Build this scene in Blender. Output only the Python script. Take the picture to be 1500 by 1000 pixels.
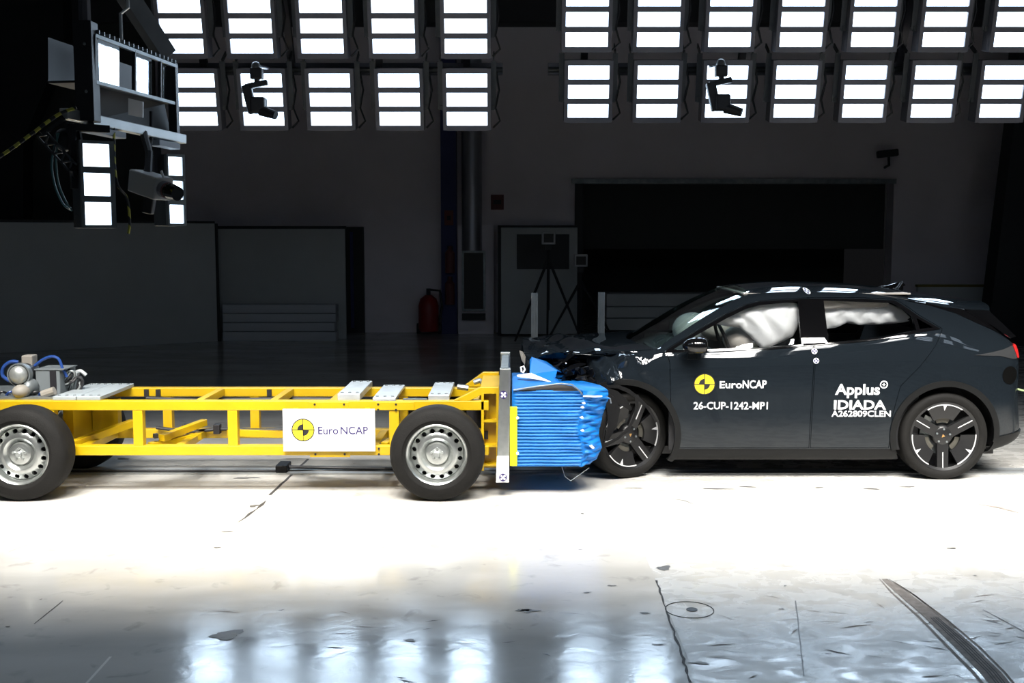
import bpy, bmesh, math, random
import numpy as np
from mathutils import Vector, Matrix, Euler
from mathutils.bvhtree import BVHTree

random.seed(7)
rng = np.random.default_rng(7)
SC = bpy.context.scene
COL = SC.collection
for _o in list(bpy.data.objects):
    bpy.data.objects.remove(_o)

# ---------------------------------------------------------------- camera, world, exposure
FPX, HORIZON, CAMH = 1600.0, 345.0, 1.85          # focal length in pixels, horizon row, camera height
PITCH = math.atan((500 - HORIZON) / FPX)
cam_data = bpy.data.cameras.new('camera')
cam_data.sensor_width = 36.0
cam_data.lens = FPX / 1500 * 36.0
cam_data.clip_end = 200
camera = bpy.data.objects.new('camera', cam_data)
camera.location = (0, 0, CAMH)
camera.rotation_euler = (math.pi / 2 - PITCH, 0, 0)
COL.objects.link(camera)
SC.camera = camera

world = bpy.data.worlds.new('world')
SC.world = world
world.use_nodes = True
world.node_tree.nodes['Background'].inputs[0].default_value = (0.5, 0.5, 0.55, 1)
world.node_tree.nodes['Background'].inputs[1].default_value = 0.01
SC.view_settings.view_transform = 'Standard'
SC.view_settings.look = 'None'
SC.view_settings.gamma = 1.0
SC.view_settings.use_curve_mapping = False
SC.view_settings.exposure = 0.0

LAMP_EMIT = 5.0        # radiance of the lamp glass
LAMP_POWER = 1.3       # watts of beam behind each lamp glass of the far banks
BEAM = 100              # beam spread in degrees
NEAR_POWER = 5.3       # the same for the bank above the camera, a narrower beam
NEAR_BEAM = 56
NEAR_TILT = 62

# ---------------------------------------------------------------- helpers
_c, _s = math.cos(PITCH), math.sin(PITCH)
def P(x, y, Y):
    """photo position -> point at depth Y metres in front of the camera"""
    d = Vector((x - 750, FPX * _c + (500 - y) * _s, -FPX * _s + (500 - y) * _c))
    d *= Y / d.y
    return Vector((d.x, Y, CAMH + d.z))
def F(x, y, z=0.0):
    """photo position -> point on the floor"""
    d = Vector((x - 750, FPX * _c + (500 - y) * _s, -FPX * _s + (500 - y) * _c))
    d *= (z - CAMH) / d.z
    return Vector((d.x, d.y, z))

def tag(o, label=None, cat=None, group=None, kind=None):
    if label: o['label'] = label
    if cat: o['category'] = cat
    if group: o['group'] = group
    if kind: o['kind'] = kind
    return o

def empty(name, loc=(0, 0, 0)):
    o = bpy.data.objects.new(name, None)
    o.empty_display_size = 0.1
    o.location = loc
    COL.objects.link(o)
    return o

def set_parent(o, p):
    o.parent = p
    q = p
    m = Matrix.Identity(4)
    while q is not None:
        m = Matrix.Translation(-Vector(q.location)) if q.type == 'EMPTY' else m
        q = q.parent
    if p.type == 'EMPTY':
        o.matrix_parent_inverse = m
    else:
        # part of a part: the part carries the offset of its thing already
        o.matrix_parent_inverse = Matrix.Identity(4)

def link_mesh(name, me, mat, parent=None, smooth=False, bevel=0.0, angle=35):
    if mat is not None and len(me.materials) == 0:
        me.materials.append(mat)
    if smooth:
        me.polygons.foreach_set('use_smooth', [True] * len(me.polygons))
        me.set_sharp_from_angle(angle=math.radians(angle))
    o = bpy.data.objects.new(name, me)
    COL.objects.link(o)
    if bevel:
        b = o.modifiers.new('bevel', 'BEVEL')
        b.width = bevel; b.segments = 2; b.limit_method = 'ANGLE'
        b.harden_normals = False
    if parent is not None:
        set_parent(o, parent)
    return o

class MB:
    def __init__(self):
        self.v = []; self.f = []
    def add(self, vs, fs):
        n = len(self.v)
        self.v += [tuple(p) for p in vs]
        self.f += [tuple(n + i for i in f) for f in fs]
        return self
    def hexa(self, a):
        return self.add(a, [(0, 3, 2, 1), (4, 5, 6, 7), (0, 1, 5, 4), (1, 2, 6, 5), (2, 3, 7, 6), (3, 0, 4, 7)])
    def box(self, x0, x1, y0, y1, z0, z1):
        return self.hexa([(x0, y0, z0), (x1, y0, z0), (x1, y1, z0), (x0, y1, z0),
                          (x0, y0, z1), (x1, y0, z1), (x1, y1, z1), (x0, y1, z1)])
    def bar(self, p, q, w, h, up=(0, 0, 1)):
        p, q, up = Vector(p), Vector(q), Vector(up)
        d = (q - p).normalized()
        s = d.cross(up)
        if s.length < 1e-5: s = d.cross(Vector((1, 0, 0)))
        s.normalize(); u = s.cross(d)
        s = s * w / 2; u = u * h / 2
        return self.hexa([p - s - u, p + s - u, q + s - u, q - s - u, p - s + u, p + s + u, q + s + u, q - s + u])
    def tube(self, pts, r, n=8, caps=True):
        pts = [Vector(p) for p in pts]
        rs = r if isinstance(r, (list, tuple)) else [r] * len(pts)
        rings = []; ref = None
        for i, p in enumerate(pts):
            t = (pts[min(i + 1, len(pts) - 1)] - pts[max(i - 1, 0)]).normalized()
            if ref is None:
                ref = t.orthogonal().normalized()
            else:
                ref = (ref - t * ref.dot(t))
                ref = ref.normalized() if ref.length > 1e-6 else t.orthogonal().normalized()
            b = t.cross(ref)
            rings.append([p + (ref * math.cos(a) + b * math.sin(a)) * rs[i] for a in (2 * math.pi * k / n for k in range(n))])
        vs = [v for r_ in rings for v in r_]
        fs = []
        for i in range(len(pts) - 1):
            for k in range(n):
                k2 = (k + 1) % n
                fs.append((i * n + k, i * n + k2, (i + 1) * n + k2, (i + 1) * n + k))
        if caps:
            fs.append(tuple(range(n - 1, -1, -1))); fs.append(tuple((len(pts) - 1) * n + k for k in range(n)))
        return self.add(vs, fs)
    def lathe(self, prof, c, n=48, axis='y', closed=False):
        """prof: list of (radius, offset along axis)"""
        c = Vector(c); vs = []
        for r, o in prof:
            for k in range(n):
                a = 2 * math.pi * k / n
                if axis == 'y': vs.append(c + Vector((r * math.cos(a), o, r * math.sin(a))))
                elif axis == 'z': vs.append(c + Vector((r * math.cos(a), r * math.sin(a), o)))
                else: vs.append(c + Vector((o, r * math.cos(a), r * math.sin(a))))
        fs = []; m = len(prof)
        for i in range(m if closed else m - 1):
            j = (i + 1) % m
            for k in range(n):
                k2 = (k + 1) % n
                fs.append((i * n + k, i * n + k2, j * n + k2, j * n + k))
        if not closed:
            if prof[0][0] > 1e-6: fs.append(tuple(range(n)))
            if prof[-1][0] > 1e-6: fs.append(tuple((m - 1) * n + k for k in range(n)))
        return self.add(vs, fs)
    def prism(self, poly, y0, y1):
        """outline in X,Z pushed from depth y0 to y1"""
        n = len(poly)
        vs = [(x, y0, z) for x, z in poly] + [(x, y1, z) for x, z in poly]
        fs = [tuple(range(n)), tuple(range(2 * n - 1, n - 1, -1))]
        fs += [(i, (i + 1) % n, n + (i + 1) % n, n + i) for i in range(n)]
        return self.add(vs, fs)
    def prism_z(self, poly, z0, z1):
        n = len(poly)
        vs = [(x, y, z0) for x, y in poly] + [(x, y, z1) for x, y in poly]
        fs = [tuple(range(n)), tuple(range(2 * n - 1, n - 1, -1))]
        fs += [(i, (i + 1) % n, n + (i + 1) % n, n + i) for i in range(n)]
        return self.add(vs, fs)
    def grid(self, rows):
        n = len(rows[0]); vs = [p for r in rows for p in r]
        fs = [(i * n + j, i * n + j + 1, (i + 1) * n + j + 1, (i + 1) * n + j)
              for i in range(len(rows) - 1) for j in range(n - 1)]
        return self.add(vs, fs)
    def ball(self, c, r, n=16, m=10):
        prof = [(max(1e-7, math.sin(math.pi * i / m)), -math.cos(math.pi * i / m)) for i in range(m + 1)]
        rx, ry, rz = r if isinstance(r, (tuple, list)) else (r, r, r)
        c = Vector(c); vs = []
        for a, b in prof:
            for k in range(n):
                t = 2 * math.pi * k / n
                vs.append(c + Vector((rx * a * math.cos(t), ry * a * math.sin(t), rz * b)))
        fs = [(i * n + k, i * n + (k + 1) % n, (i + 1) * n + (k + 1) % n, (i + 1) * n + k) for i in range(m) for k in range(n)]
        return self.add(vs, fs)
    def mesh(self, name='m'):
        me = bpy.data.meshes.new(name)
        bm = bmesh.new()
        bv = [bm.verts.new(p) for p in self.v]
        for f in self.f:
            try: bm.faces.new([bv[i] for i in f])
            except ValueError: pass
        bmesh.ops.remove_doubles(bm, verts=bm.verts, dist=1e-6)
        bmesh.ops.recalc_face_normals(bm, faces=bm.faces)
        bm.to_mesh(me); bm.free()
        return me
    def build(self, name, mat, parent=None, smooth=False, bevel=0.0, angle=35):
        return link_mesh(name, self.mesh(name), mat, parent, smooth, bevel, angle)

def smooth_path(pts, n=6):
    """round curve through the given points"""
    p = [Vector(q) for q in pts]; out = []
    for i in range(len(p) - 1):
        a, b, c, d = p[max(i - 1, 0)], p[i], p[i + 1], p[min(i + 2, len(p) - 1)]
        for k in range(n):
            t = k / n
            out.append(.5 * ((2 * b) + (c - a) * t + (2 * a - 5 * b + 4 * c - d) * t * t + (3 * b - a - 3 * c + d) * t ** 3))
    return out + [p[-1]]
def kids(o):
    return [c for c in COL.objects if c.parent == o]
def copy_tree(o, parent=None):
    c = o.copy(); COL.objects.link(c)
    if parent is not None: c.parent = parent
    for ch in kids(o): copy_tree(ch, c)
    return c

def evaluated(o):
    dg = bpy.context.evaluated_depsgraph_get()
    me = bpy.data.meshes.new_from_object(o.evaluated_get(dg))
    return me
def boolean(me, cutter, op='DIFFERENCE'):
    """exact boolean between two meshes, gives a new mesh"""
    a = bpy.data.objects.new('a', me); b = bpy.data.objects.new('b', cutter)
    COL.objects.link(a); COL.objects.link(b)
    m = a.modifiers.new('b', 'BOOLEAN'); m.operation = op; m.object = b; m.solver = 'EXACT'
    bpy.context.view_layer.update()
    out = evaluated(a)
    bpy.data.objects.remove(a); bpy.data.objects.remove(b)
    return out

def pchip(t, y, q):
    """monotone cubic through (t, y) columns, sampled at q"""
    t = np.asarray(t, float); y = np.asarray(y, float)
    h = np.diff(t); d = np.diff(y, axis=0) / h.reshape(-1, *([1] * (y.ndim - 1)))
    m = np.zeros_like(y)
    m[0] = d[0]; m[-1] = d[-1]
    for i in range(1, len(t) - 1):
        w1 = 2 * h[i] + h[i - 1]; w2 = h[i] + 2 * h[i - 1]
        a, b = d[i - 1], d[i]
        with np.errstate(divide='ignore', invalid='ignore'):
            hm = (w1 + w2) / (w1 / a + w2 / b)
        m[i] = np.where(a * b > 0, np.nan_to_num(hm), 0)
    q = np.asarray(q, float)
    i = np.clip(np.searchsorted(t, q, side='right') - 1, 0, len(t) - 2)
    sh = (-1,) + (1,) * (y.ndim - 1)
    u = ((q - t[i]) / h[i]).reshape(sh); hh = h[i].reshape(sh)
    return ((2 * u**3 - 3 * u**2 + 1) * y[i] + (u**3 - 2 * u**2 + u) * hh * m[i]
            + (-2 * u**3 + 3 * u**2) * y[i + 1] + (u**3 - u**2) * hh * m[i + 1])

def sm(a, b, x):
    t = min(1, max(0, (x - a) / (b - a))); return t * t * (3 - 2 * t)

# ---------------------------------------------------------------- materials
MATS = {}
def mat(name, col, rough=0.5, metal=0.0, coat=0.0, spec=0.5, vary=0.0, vscale=6.0, bump=0.0, bscale=40.0, emit=None, alpha=None, trans=0.0, rvary=0.0):
    m = bpy.data.materials.new(name); m.use_nodes = True
    nt = m.node_tree; b = nt.nodes['Principled BSDF']
    b.inputs['Base Color'].default_value = (*col, 1)
    b.inputs['Roughness'].default_value = rough
    b.inputs['Metallic'].default_value = metal
    b.inputs['Coat Weight'].default_value = coat
    b.inputs['Coat Roughness'].default_value = 0.03
    b.inputs['Specular IOR Level'].default_value = spec
    b.inputs['Transmission Weight'].default_value = trans
    tc = nt.nodes.new('ShaderNodeTexCoord')
    if vary or rvary:
        n = nt.nodes.new('ShaderNodeTexNoise'); n.inputs['Scale'].default_value = vscale
        n.inputs['Detail'].default_value = 6
        nt.links.new(tc.outputs['Object'], n.inputs['Vector'])
        if vary:
            r = nt.nodes.new('ShaderNodeMapRange')
            r.inputs[1].default_value = 0.3; r.inputs[2].default_value = 0.7
            r.inputs[3].default_value = 1 - vary; r.inputs[4].default_value = 1 + vary * 0.5
            nt.links.new(n.outputs['Fac'], r.inputs[0])
            x = nt.nodes.new('ShaderNodeMix'); x.data_type = 'RGBA'; x.blend_type = 'MULTIPLY'
            x.inputs[0].default_value = 1
            x.inputs[6].default_value = (*col, 1)
            nt.links.new(r.outputs[0], x.inputs[7])
            nt.links.new(x.outputs[2], b.inputs['Base Color'])
        if rvary:
            r2 = nt.nodes.new('ShaderNodeMapRange')
            r2.inputs[3].default_value = max(0, rough - rvary); r2.inputs[4].default_value = rough + rvary
            nt.links.new(n.outputs['Fac'], r2.inputs[0]); nt.links.new(r2.outputs[0], b.inputs['Roughness'])
    if bump:
        n2 = nt.nodes.new('ShaderNodeTexNoise'); n2.inputs['Scale'].default_value = bscale
        n2.inputs['Detail'].default_value = 4
        nt.links.new(tc.outputs['Object'], n2.inputs['Vector'])
        bp = nt.nodes.new('ShaderNodeBump'); bp.inputs['Strength'].default_value = bump
        bp.inputs['Distance'].default_value = 0.02
        nt.links.new(n2.outputs['Fac'], bp.inputs['Height']); nt.links.new(bp.outputs[0], b.inputs['Normal'])
    if emit:
        b.inputs['Emission Color'].default_value = (*emit[0], 1); b.inputs['Emission Strength'].default_value = emit[1]
    if alpha is not None:
        b.inputs['Alpha'].default_value = alpha
    MATS[name] = m
    return m

M = MATS
mat('yellow_paint', (0.50, 0.32, 0.0025), 0.38, vary=0.12, vscale=3, coat=0.2)
mat('bright_yellow', (0.85, 0.80, 0.01), 0.45)
mat('rubber', (0.009, 0.0085, 0.008), 0.75, spec=0.2, vary=0.25, vscale=9, bump=0.15, bscale=90)
mat('wheel_silver', (0.50, 0.52, 0.51), 0.28, metal=0.9, vary=0.15, vscale=14)
mat('hub_grey', (0.45, 0.47, 0.46), 0.4, metal=0.7, vary=0.2, vscale=20)
mat('aluminium', (0.62, 0.65, 0.66), 0.35, metal=0.6, vary=0.12, vscale=12)
mat('plank_aluminium', (0.36, 0.40, 0.42), 0.5, metal=0.25, vary=0.15, vscale=5)
mat('steel_grey', (0.24, 0.265, 0.275), 0.45, metal=0.6, vary=0.25, vscale=10)
mat('white_paint', (0.86, 0.86, 0.86), 0.45)
mat('ink_black', (0.012, 0.011, 0.014), 0.5)
mat('ink_violet', (0.03, 0.02, 0.11), 0.5)
mat('logo_yellow', (0.86, 0.68, 0.02), 0.45)
mat('decal_white', (0.88, 0.88, 0.90), 0.5)
mat('barrier_blue', (0.004, 0.135, 0.46), 0.5, spec=0.3, vary=0.12, vscale=8)
mat('gap_shade', (0.010, 0.008, 0.008), 0.6, metal=0.4)  # near-black colour for the shade inside the barrier gap
mat('black_plastic', (0.012, 0.012, 0.013), 0.5, vary=0.3, vscale=10)
mat('torn_plastic', (0.006, 0.006, 0.0065), 0.45, spec=0.2, bump=0.3, bscale=25)
mat('dark_rubber_hose', (0.015, 0.015, 0.017), 0.5)
mat('blue_hose', (0.012, 0.05, 0.22), 0.4)
mat('teal_cable', (0.10, 0.24, 0.25), 0.45)
mat('car_paint', (0.0085, 0.0118, 0.0155), 0.45, spec=0.0, coat=0.9, vary=0.06, vscale=2)
mat('gloss_black', (0.003, 0.003, 0.0035), 0.04)
mat('trim_grey', (0.006, 0.0063, 0.0066), 0.5, spec=0.2)
mat('alloy_dark', (0.014, 0.014, 0.015), 0.35, metal=0.2)
mat('alloy_grey', (0.10, 0.095, 0.08), 0.45, metal=0.5)
mat('alloy_bright', (0.80, 0.80, 0.82), 0.3, metal=0.4)
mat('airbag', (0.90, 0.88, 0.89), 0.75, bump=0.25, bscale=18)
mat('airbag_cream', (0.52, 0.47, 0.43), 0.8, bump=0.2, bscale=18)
mat('seat_fabric', (0.02, 0.02, 0.022), 0.8)
mat('dummy_tan', (0.36, 0.20, 0.06), 0.6)
mat('dummy_orange', (0.40, 0.09, 0.03), 0.6)
mat('tail_red', (0.55, 0.02, 0.02), 0.25, coat=0.5)
mat('lamp_lens', (0.035, 0.036, 0.038), 0.1, spec=0.3, coat=0.6)
mat('green_cable', (0.32, 0.42, 0.20), 0.5)
mat('housing_dark', (0.20, 0.195, 0.22), 0.5, metal=0.3)
mat('housing_grey', (0.09, 0.095, 0.10), 0.45, metal=0.4, vary=0.15, vscale=12)
mat('rig_dark', (0.022, 0.021, 0.024), 0.5, metal=0.3)
mat('mirror_plate', (0.85, 0.86, 0.88), 0.10, metal=1.0, bump=0.05, bscale=12)
mat('beam_dark', (0.11, 0.105, 0.12), 0.5, metal=0.3)
mat('lamp_glass', (0.8, 0.8, 0.8), 0.3, emit=((0.66, 0.82, 1.0), LAMP_EMIT))
mat('wall_paint', (0.80, 0.74, 0.78), 0.85, vary=0.10, vscale=0.6)
mat('panel_white', (0.50, 0.52, 0.52), 0.8, vary=0.08, vscale=0.8)
mat('plank_white', (0.56, 0.58, 0.62), 0.7)
mat('dark_steel', (0.02, 0.02, 0.022), 0.6)
mat('ceiling_dark', (0.05, 0.05, 0.053), 0.9)
mat('opening_black', (0.004, 0.004, 0.004), 0.95, spec=0.0)
mat('side_wall', (0.45, 0.45, 0.45), 0.9)
mat('curtain_and_shade', (0.06, 0.06, 0.055), 0.95)  # curtain and recess colour, also the painted shade on the left wall
mat('pipe_metal', (0.30, 0.30, 0.33), 0.35, metal=0.7)
mat('blue_dark', (0.03, 0.035, 0.13), 0.6)
mat('red_paint', (0.26, 0.015, 0.015), 0.45)
mat('sign_red', (0.13, 0.035, 0.035), 0.6)
mat('mesh_panel', (0.07, 0.065, 0.06), 0.8)
mat('screen_black', (0.003, 0.003, 0.003), 0.5)
mat('box_grey', (0.17, 0.19, 0.20), 0.5, metal=0.2)
mat('beige_plastic', (0.24, 0.22, 0.19), 0.6)
mat('camera_grey', (0.42, 0.42, 0.42), 0.45)
mat('tape_grey', (0.30, 0.35, 0.42), 0.6)
mat('tyre_mark', (0.27, 0.24, 0.22), 0.7, spec=0.15, vary=0.35, vscale=20)
mat('stain_dark', (0.10, 0.095, 0.09), 0.45, vary=0.3, vscale=25)
mat('joint_dark', (0.04, 0.037, 0.035), 0.7)
mat('scratch_pale', (0.7, 0.68, 0.64), 0.6)
mat('rail_steel', (0.40, 0.41, 0.41), 0.4, metal=0.5, vary=0.2, vscale=4)

# clear glass: thin, slightly tinted, mirror-like at grazing angles
def glass_mat(name, tint, mixf):
    m = bpy.data.materials.new(name); m.use_nodes = True
    nt = m.node_tree; nt.nodes.clear()
    out = nt.nodes.new('ShaderNodeOutputMaterial')
    tr = nt.nodes.new('ShaderNodeBsdfTransparent'); tr.inputs[0].default_value = (*tint, 1)
    gl = nt.nodes.new('ShaderNodeBsdfGlossy'); gl.inputs['Roughness'].default_value = 0.02
    fr = nt.nodes.new('ShaderNodeFresnel'); fr.inputs[0].default_value = mixf
    mx = nt.nodes.new('ShaderNodeMixShader')
    ge = nt.nodes.new('ShaderNodeNewGeometry'); io = nt.nodes.new('ShaderNodeMix')      # same index from both sides of the thin pane
    io.inputs[2].default_value = mixf; io.inputs[3].default_value = 1 / mixf
    nt.links.new(ge.outputs['Backfacing'], io.inputs[0]); nt.links.new(io.outputs[0], fr.inputs[0])
    nt.links.new(fr.outputs[0], mx.inputs[0]); nt.links.new(tr.outputs[0], mx.inputs[1]); nt.links.new(gl.outputs[0], mx.inputs[2])
    nt.links.new(mx.outputs[0], out.inputs[0])
    MATS[name] = m
glass_mat('side_glass', (0.93, 0.94, 0.94), 1.45)
glass_mat('windscreen_glass', (0.86, 0.93, 0.91), 1.5)
glass_mat('dark_glass', (0.05, 0.05, 0.06), 1.5)
glass_mat('film', (0.75, 0.77, 0.8), 1.35)

# rope with yellow and black stripes
_m = mat('rope_yellow', (0.45, 0.42, 0.06), 0.7)
_nt = _m.node_tree; _w = _nt.nodes.new('ShaderNodeTexWave'); _w.inputs['Scale'].default_value = 9; _w.bands_direction = 'DIAGONAL'
_tc = _nt.nodes.new('ShaderNodeTexCoord'); _nt.links.new(_tc.outputs['Object'], _w.inputs['Vector'])
_cr = _nt.nodes.new('ShaderNodeValToRGB'); _cr.color_ramp.elements[0].color = (0.03, 0.03, 0.03, 1); _cr.color_ramp.elements[1].color = (0.55, 0.52, 0.08, 1)
_cr.color_ramp.elements[0].position = 0.4; _cr.color_ramp.elements[1].position = 0.5
_nt.links.new(_w.outputs['Color'], _cr.inputs[0]); _nt.links.new(_cr.outputs[0], _nt.nodes['Principled BSDF'].inputs['Base Color'])

# polished, worn concrete floor
def floor_material():
    m = bpy.data.materials.new('floor_concrete'); m.use_nodes = True; nt = m.node_tree; L = nt.links.new
    b = nt.nodes['Principled BSDF']
    tc = nt.nodes.new('ShaderNodeTexCoord')
    def noise(scale, detail=6, dist=0.0, sx=1.0, sy=1.0):
        mp = nt.nodes.new('ShaderNodeMapping'); mp.inputs['Scale'].default_value = (sx, sy, 1)
        L(tc.outputs['Object'], mp.inputs[0])
        n = nt.nodes.new('ShaderNodeTexNoise'); n.inputs['Scale'].default_value = scale; n.inputs['Detail'].default_value = detail
        n.inputs['Distortion'].default_value = dist
        L(mp.outputs[0], n.inputs['Vector']); return n
    big = noise(0.7, 5, 0.3, 0.6, 1.6)
    fine = noise(7, 8, 0.6)
    streak = noise(2.0, 8, 0.4, 0.7, 1.5)
    ramp = nt.nodes.new('ShaderNodeValToRGB')
    e = ramp.color_ramp.elements
    e[0].position = 0.30; e[0].color = (0.50, 0.48, 0.445, 1); e[1].position = 0.62; e[1].color = (0.62, 0.605, 0.575, 1)
    L(big.outputs['Fac'], ramp.inputs[0])
    r2 = nt.nodes.new('ShaderNodeMapRange'); r2.inputs[1].default_value = 0.30; r2.inputs[2].default_value = 0.62; r2.inputs[3].default_value = 0.84; r2.inputs[4].default_value = 1.0
    L(streak.outputs['Fac'], r2.inputs[0])
    mx = nt.nodes.new('ShaderNodeMix'); mx.data_type = 'RGBA'; mx.blend_type = 'MULTIPLY'; mx.inputs[0].default_value = 0.8
    L(ramp.outputs[0], mx.inputs[6]); L(r2.outputs[0], mx.inputs[7])
    r3 = nt.nodes.new('ShaderNodeMapRange'); r3.inputs[1].default_value = 0.28; r3.inputs[2].default_value = 0.40; r3.inputs[3].default_value = 0.72; r3.inputs[4].default_value = 1.0
    L(fine.outputs['Fac'], r3.inputs[0])
    mx2 = nt.nodes.new('ShaderNodeMix'); mx2.data_type = 'RGBA'; mx2.blend_type = 'MULTIPLY'; mx2.inputs[0].default_value = 0.8
    L(mx.outputs[2], mx2.inputs[6]); L(r3.outputs[0], mx2.inputs[7])
    L(mx2.outputs[2], b.inputs['Base Color']); b.inputs['Specular IOR Level'].default_value = 0.4
    # the slab right of the joint at X = 0.775 is more worn and duller than the one left of it
    sx = nt.nodes.new('ShaderNodeSeparateXYZ'); L(tc.outputs['Object'], sx.inputs[0])
    gt = nt.nodes.new('ShaderNodeMath'); gt.operation = 'GREATER_THAN'; gt.inputs[1].default_value = 0.775; L(sx.outputs[0], gt.inputs[0])
    def ranged(src, lo, hi, a=0.3, b=0.7):
        r = nt.nodes.new('ShaderNodeMapRange'); r.inputs[1].default_value = a; r.inputs[2].default_value = b; r.inputs[3].default_value = lo; r.inputs[4].default_value = hi
        L(src, r.inputs[0]); return r.outputs[0]
    wear = noise(8.0, 12, 0.9, 0.7, 1.1)
    mr = nt.nodes.new('ShaderNodeMix'); L(gt.outputs[0], mr.inputs[0]); L(ranged(streak.outputs['Fac'], .09, .19), mr.inputs[2]); L(ranged(wear.outputs['Fac'], .15, .40, .38, .6), mr.inputs[3])
    L(mr.outputs[0], b.inputs['Roughness'])
    bs = nt.nodes.new('ShaderNodeMix'); L(gt.outputs[0], bs.inputs[0]); L(fine.outputs['Fac'], bs.inputs[2]); L(wear.outputs['Fac'], bs.inputs[3])
    bst = nt.nodes.new('ShaderNodeMix'); L(gt.outputs[0], bst.inputs[0]); bst.inputs[2].default_value = .12; bst.inputs[3].default_value = .13
    bp = nt.nodes.new('ShaderNodeBump'); bp.inputs['Distance'].default_value = 0.01
    L(bst.outputs[0], bp.inputs['Strength']); L(bs.outputs[0], bp.inputs['Height']); L(bp.outputs[0], b.inputs['Normal'])
    MATS['floor_concrete'] = m
floor_material()

# flat lettering
def text_polys(s, offset=0.0, shear=0.0):
    cu = bpy.data.curves.new('t', 'FONT'); cu.body = s; cu.size = 1; cu.offset = offset; cu.resolution_u = 3; cu.shear = shear
    cu.fill_mode = 'FRONT'; cu.extrude = 0
    o = bpy.data.objects.new('t', cu); COL.objects.link(o)
    bpy.context.view_layer.update()
    me = evaluated(o); bpy.data.objects.remove(o)
    vs = np.array([v.co[:2] for v in me.vertices]); fs = [tuple(p.vertices) for p in me.polygons]
    bpy.data.meshes.remove(me)
    mn = vs.min(0); mxx = vs.max(0)
    return (vs - mn) / (mxx - mn), fs
def disc_sector(cx, cz, r0, r1, a0, a1, n=16):
    vs = []; fs = []
    for k in range(n + 1):
        a = math.radians(a0 + (a1 - a0) * k / n)
        vs.append((cx + r0 * math.cos(a), cz + r0 * math.sin(a))); vs.append((cx + r1 * math.cos(a), cz + r1 * math.sin(a)))
    for k in range(n):
        fs.append((2 * k, 2 * k + 1, 2 * k + 3, 2 * k + 2))
    return vs, fs

# ================================================================ the hall
def struct(o): o['kind'] = 'structure'; return o
WALL_Y = 20.9
floor = struct(MB().box(-16, 16, -4, 30, -0.2, 0).build('floor', M['floor_concrete']))
# back wall with a wide opening on the right and a doorway on the left
oL, oR, oT = P(845, 268, WALL_Y).x, P(1310, 268, WALL_Y).x, P(800, 268, WALL_Y).z
wb = MB()
wb.box(-16, oL, WALL_Y, WALL_Y + .4, 0, 9).box(oR, 16, WALL_Y, WALL_Y + .4, 0, 9).box(oL, oR, WALL_Y, WALL_Y + .4, oT, 9)
wall_back = struct(wb.build('wall_back', M['wall_paint']))
struct(MB().box(oL - .3, oR + .3, WALL_Y + 4, WALL_Y + 4.1, 0, 9).build('wall_recess', M['curtain_and_shade']))
struct(MB().box(-16.3, -16, -4, 30, 0, 9).build('wall_left', M['side_wall']))
struct(MB().box(16, 16.3, -4, 30, 0, 9).build('wall_right', M['side_wall']))
struct(MB().box(-16, 16, -4.3, -4, 0, 9).build('wall_front', M['side_wall']))
ceiling = struct(MB().box(-16, 16, -4, 30, 8.4, 8.7).build('ceiling', M['ceiling_dark']))
# lintel track over the opening, jamb, dark roller curtain inside it
MB().bar((oL - .1, WALL_Y - .06, oT + .03), (oR, WALL_Y - .06, oT + .03), .12, .09).build('lintel_track', M['steel_grey'], wall_back)
MB().box(oL - .04, oL + .12, WALL_Y - .1, WALL_Y + .1, 0, oT).build('jamb', M['dark_steel'], wall_back)
MB().box(oR - .02, oR + .1, WALL_Y - .05, WALL_Y + .1, 0, oT).build('jamb', M['wall_paint'], wall_back)
MB().box(oL + .12, oR, WALL_Y + .5, WALL_Y + .55, P(900, 365, WALL_Y).z, oT + .3).build('roller_curtain', M['curtain_and_shade'], wall_back)
# dark beam along the head of the wall, steel portal column at right and left
zh = P(750, 40, WALL_Y).z
struct(MB().box(-16, 16, WALL_Y - .5, WALL_Y - .02, zh, zh + 1.6).build('trim_1', M['ceiling_dark']))
a, b, c, d = P(1482, 150, 18.5), P(1437, 520, 18.5), P(1640, 520, 18.5), P(1640, 150, 18.5)
struct(MB().prism([(a.x, 6.5), (a.x, a.z), (b.x, 0.0), (c.x, 0), (c.x, 6.5)], 18.3, 18.7).build('trim_2', M['dark_steel']))
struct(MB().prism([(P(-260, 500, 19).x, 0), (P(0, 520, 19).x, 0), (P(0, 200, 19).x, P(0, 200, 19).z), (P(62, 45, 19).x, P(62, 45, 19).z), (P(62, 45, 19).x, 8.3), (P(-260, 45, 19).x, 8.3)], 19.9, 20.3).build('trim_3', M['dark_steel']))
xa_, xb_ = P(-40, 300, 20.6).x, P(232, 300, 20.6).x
struct(MB().box(xa_, xb_, 20.55, 20.65, 0, 8.4).build('shade_sheet', M['curtain_and_shade']))  # dark sheet stands in for the shade over the left of the wall
# ceiling trusses, dark
def truss(Y, z, x0, x1, name):
    r = empty(name, (x0, Y, z))
    m = MB(); m.bar((x0, Y, z), (x1, Y, z), .1, .1); m.build('lower_chord', M['beam_dark'], r)
    m = MB(); m.bar((x0, Y, z + .7), (x1, Y, z + .7), .1, .1); m.build('upper_chord', M['beam_dark'], r)
    n = int((x1 - x0) / .9); m = MB()
    for k in range(n):
        xa = x0 + (x1 - x0) * k / n; xb = x0 + (x1 - x0) * (k + .5) / n; xc = x0 + (x1 - x0) * (k + 1) / n
        m.bar((xa, Y, z), (xb, Y, z + .7), .05, .05); m.bar((xb, Y, z + .7), (xc, Y, z), .05, .05)
    m.build('lattice', M['beam_dark'], r)
    m = MB()
    for xx in (x0 + .5, (x0 + x1) / 2, x1 - .5): m.box(xx - .06, xx + .06, Y - .06, Y + .06, z + .7, 8.4)
    m.build('hanger', M['beam_dark'], r)
    return r
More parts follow.
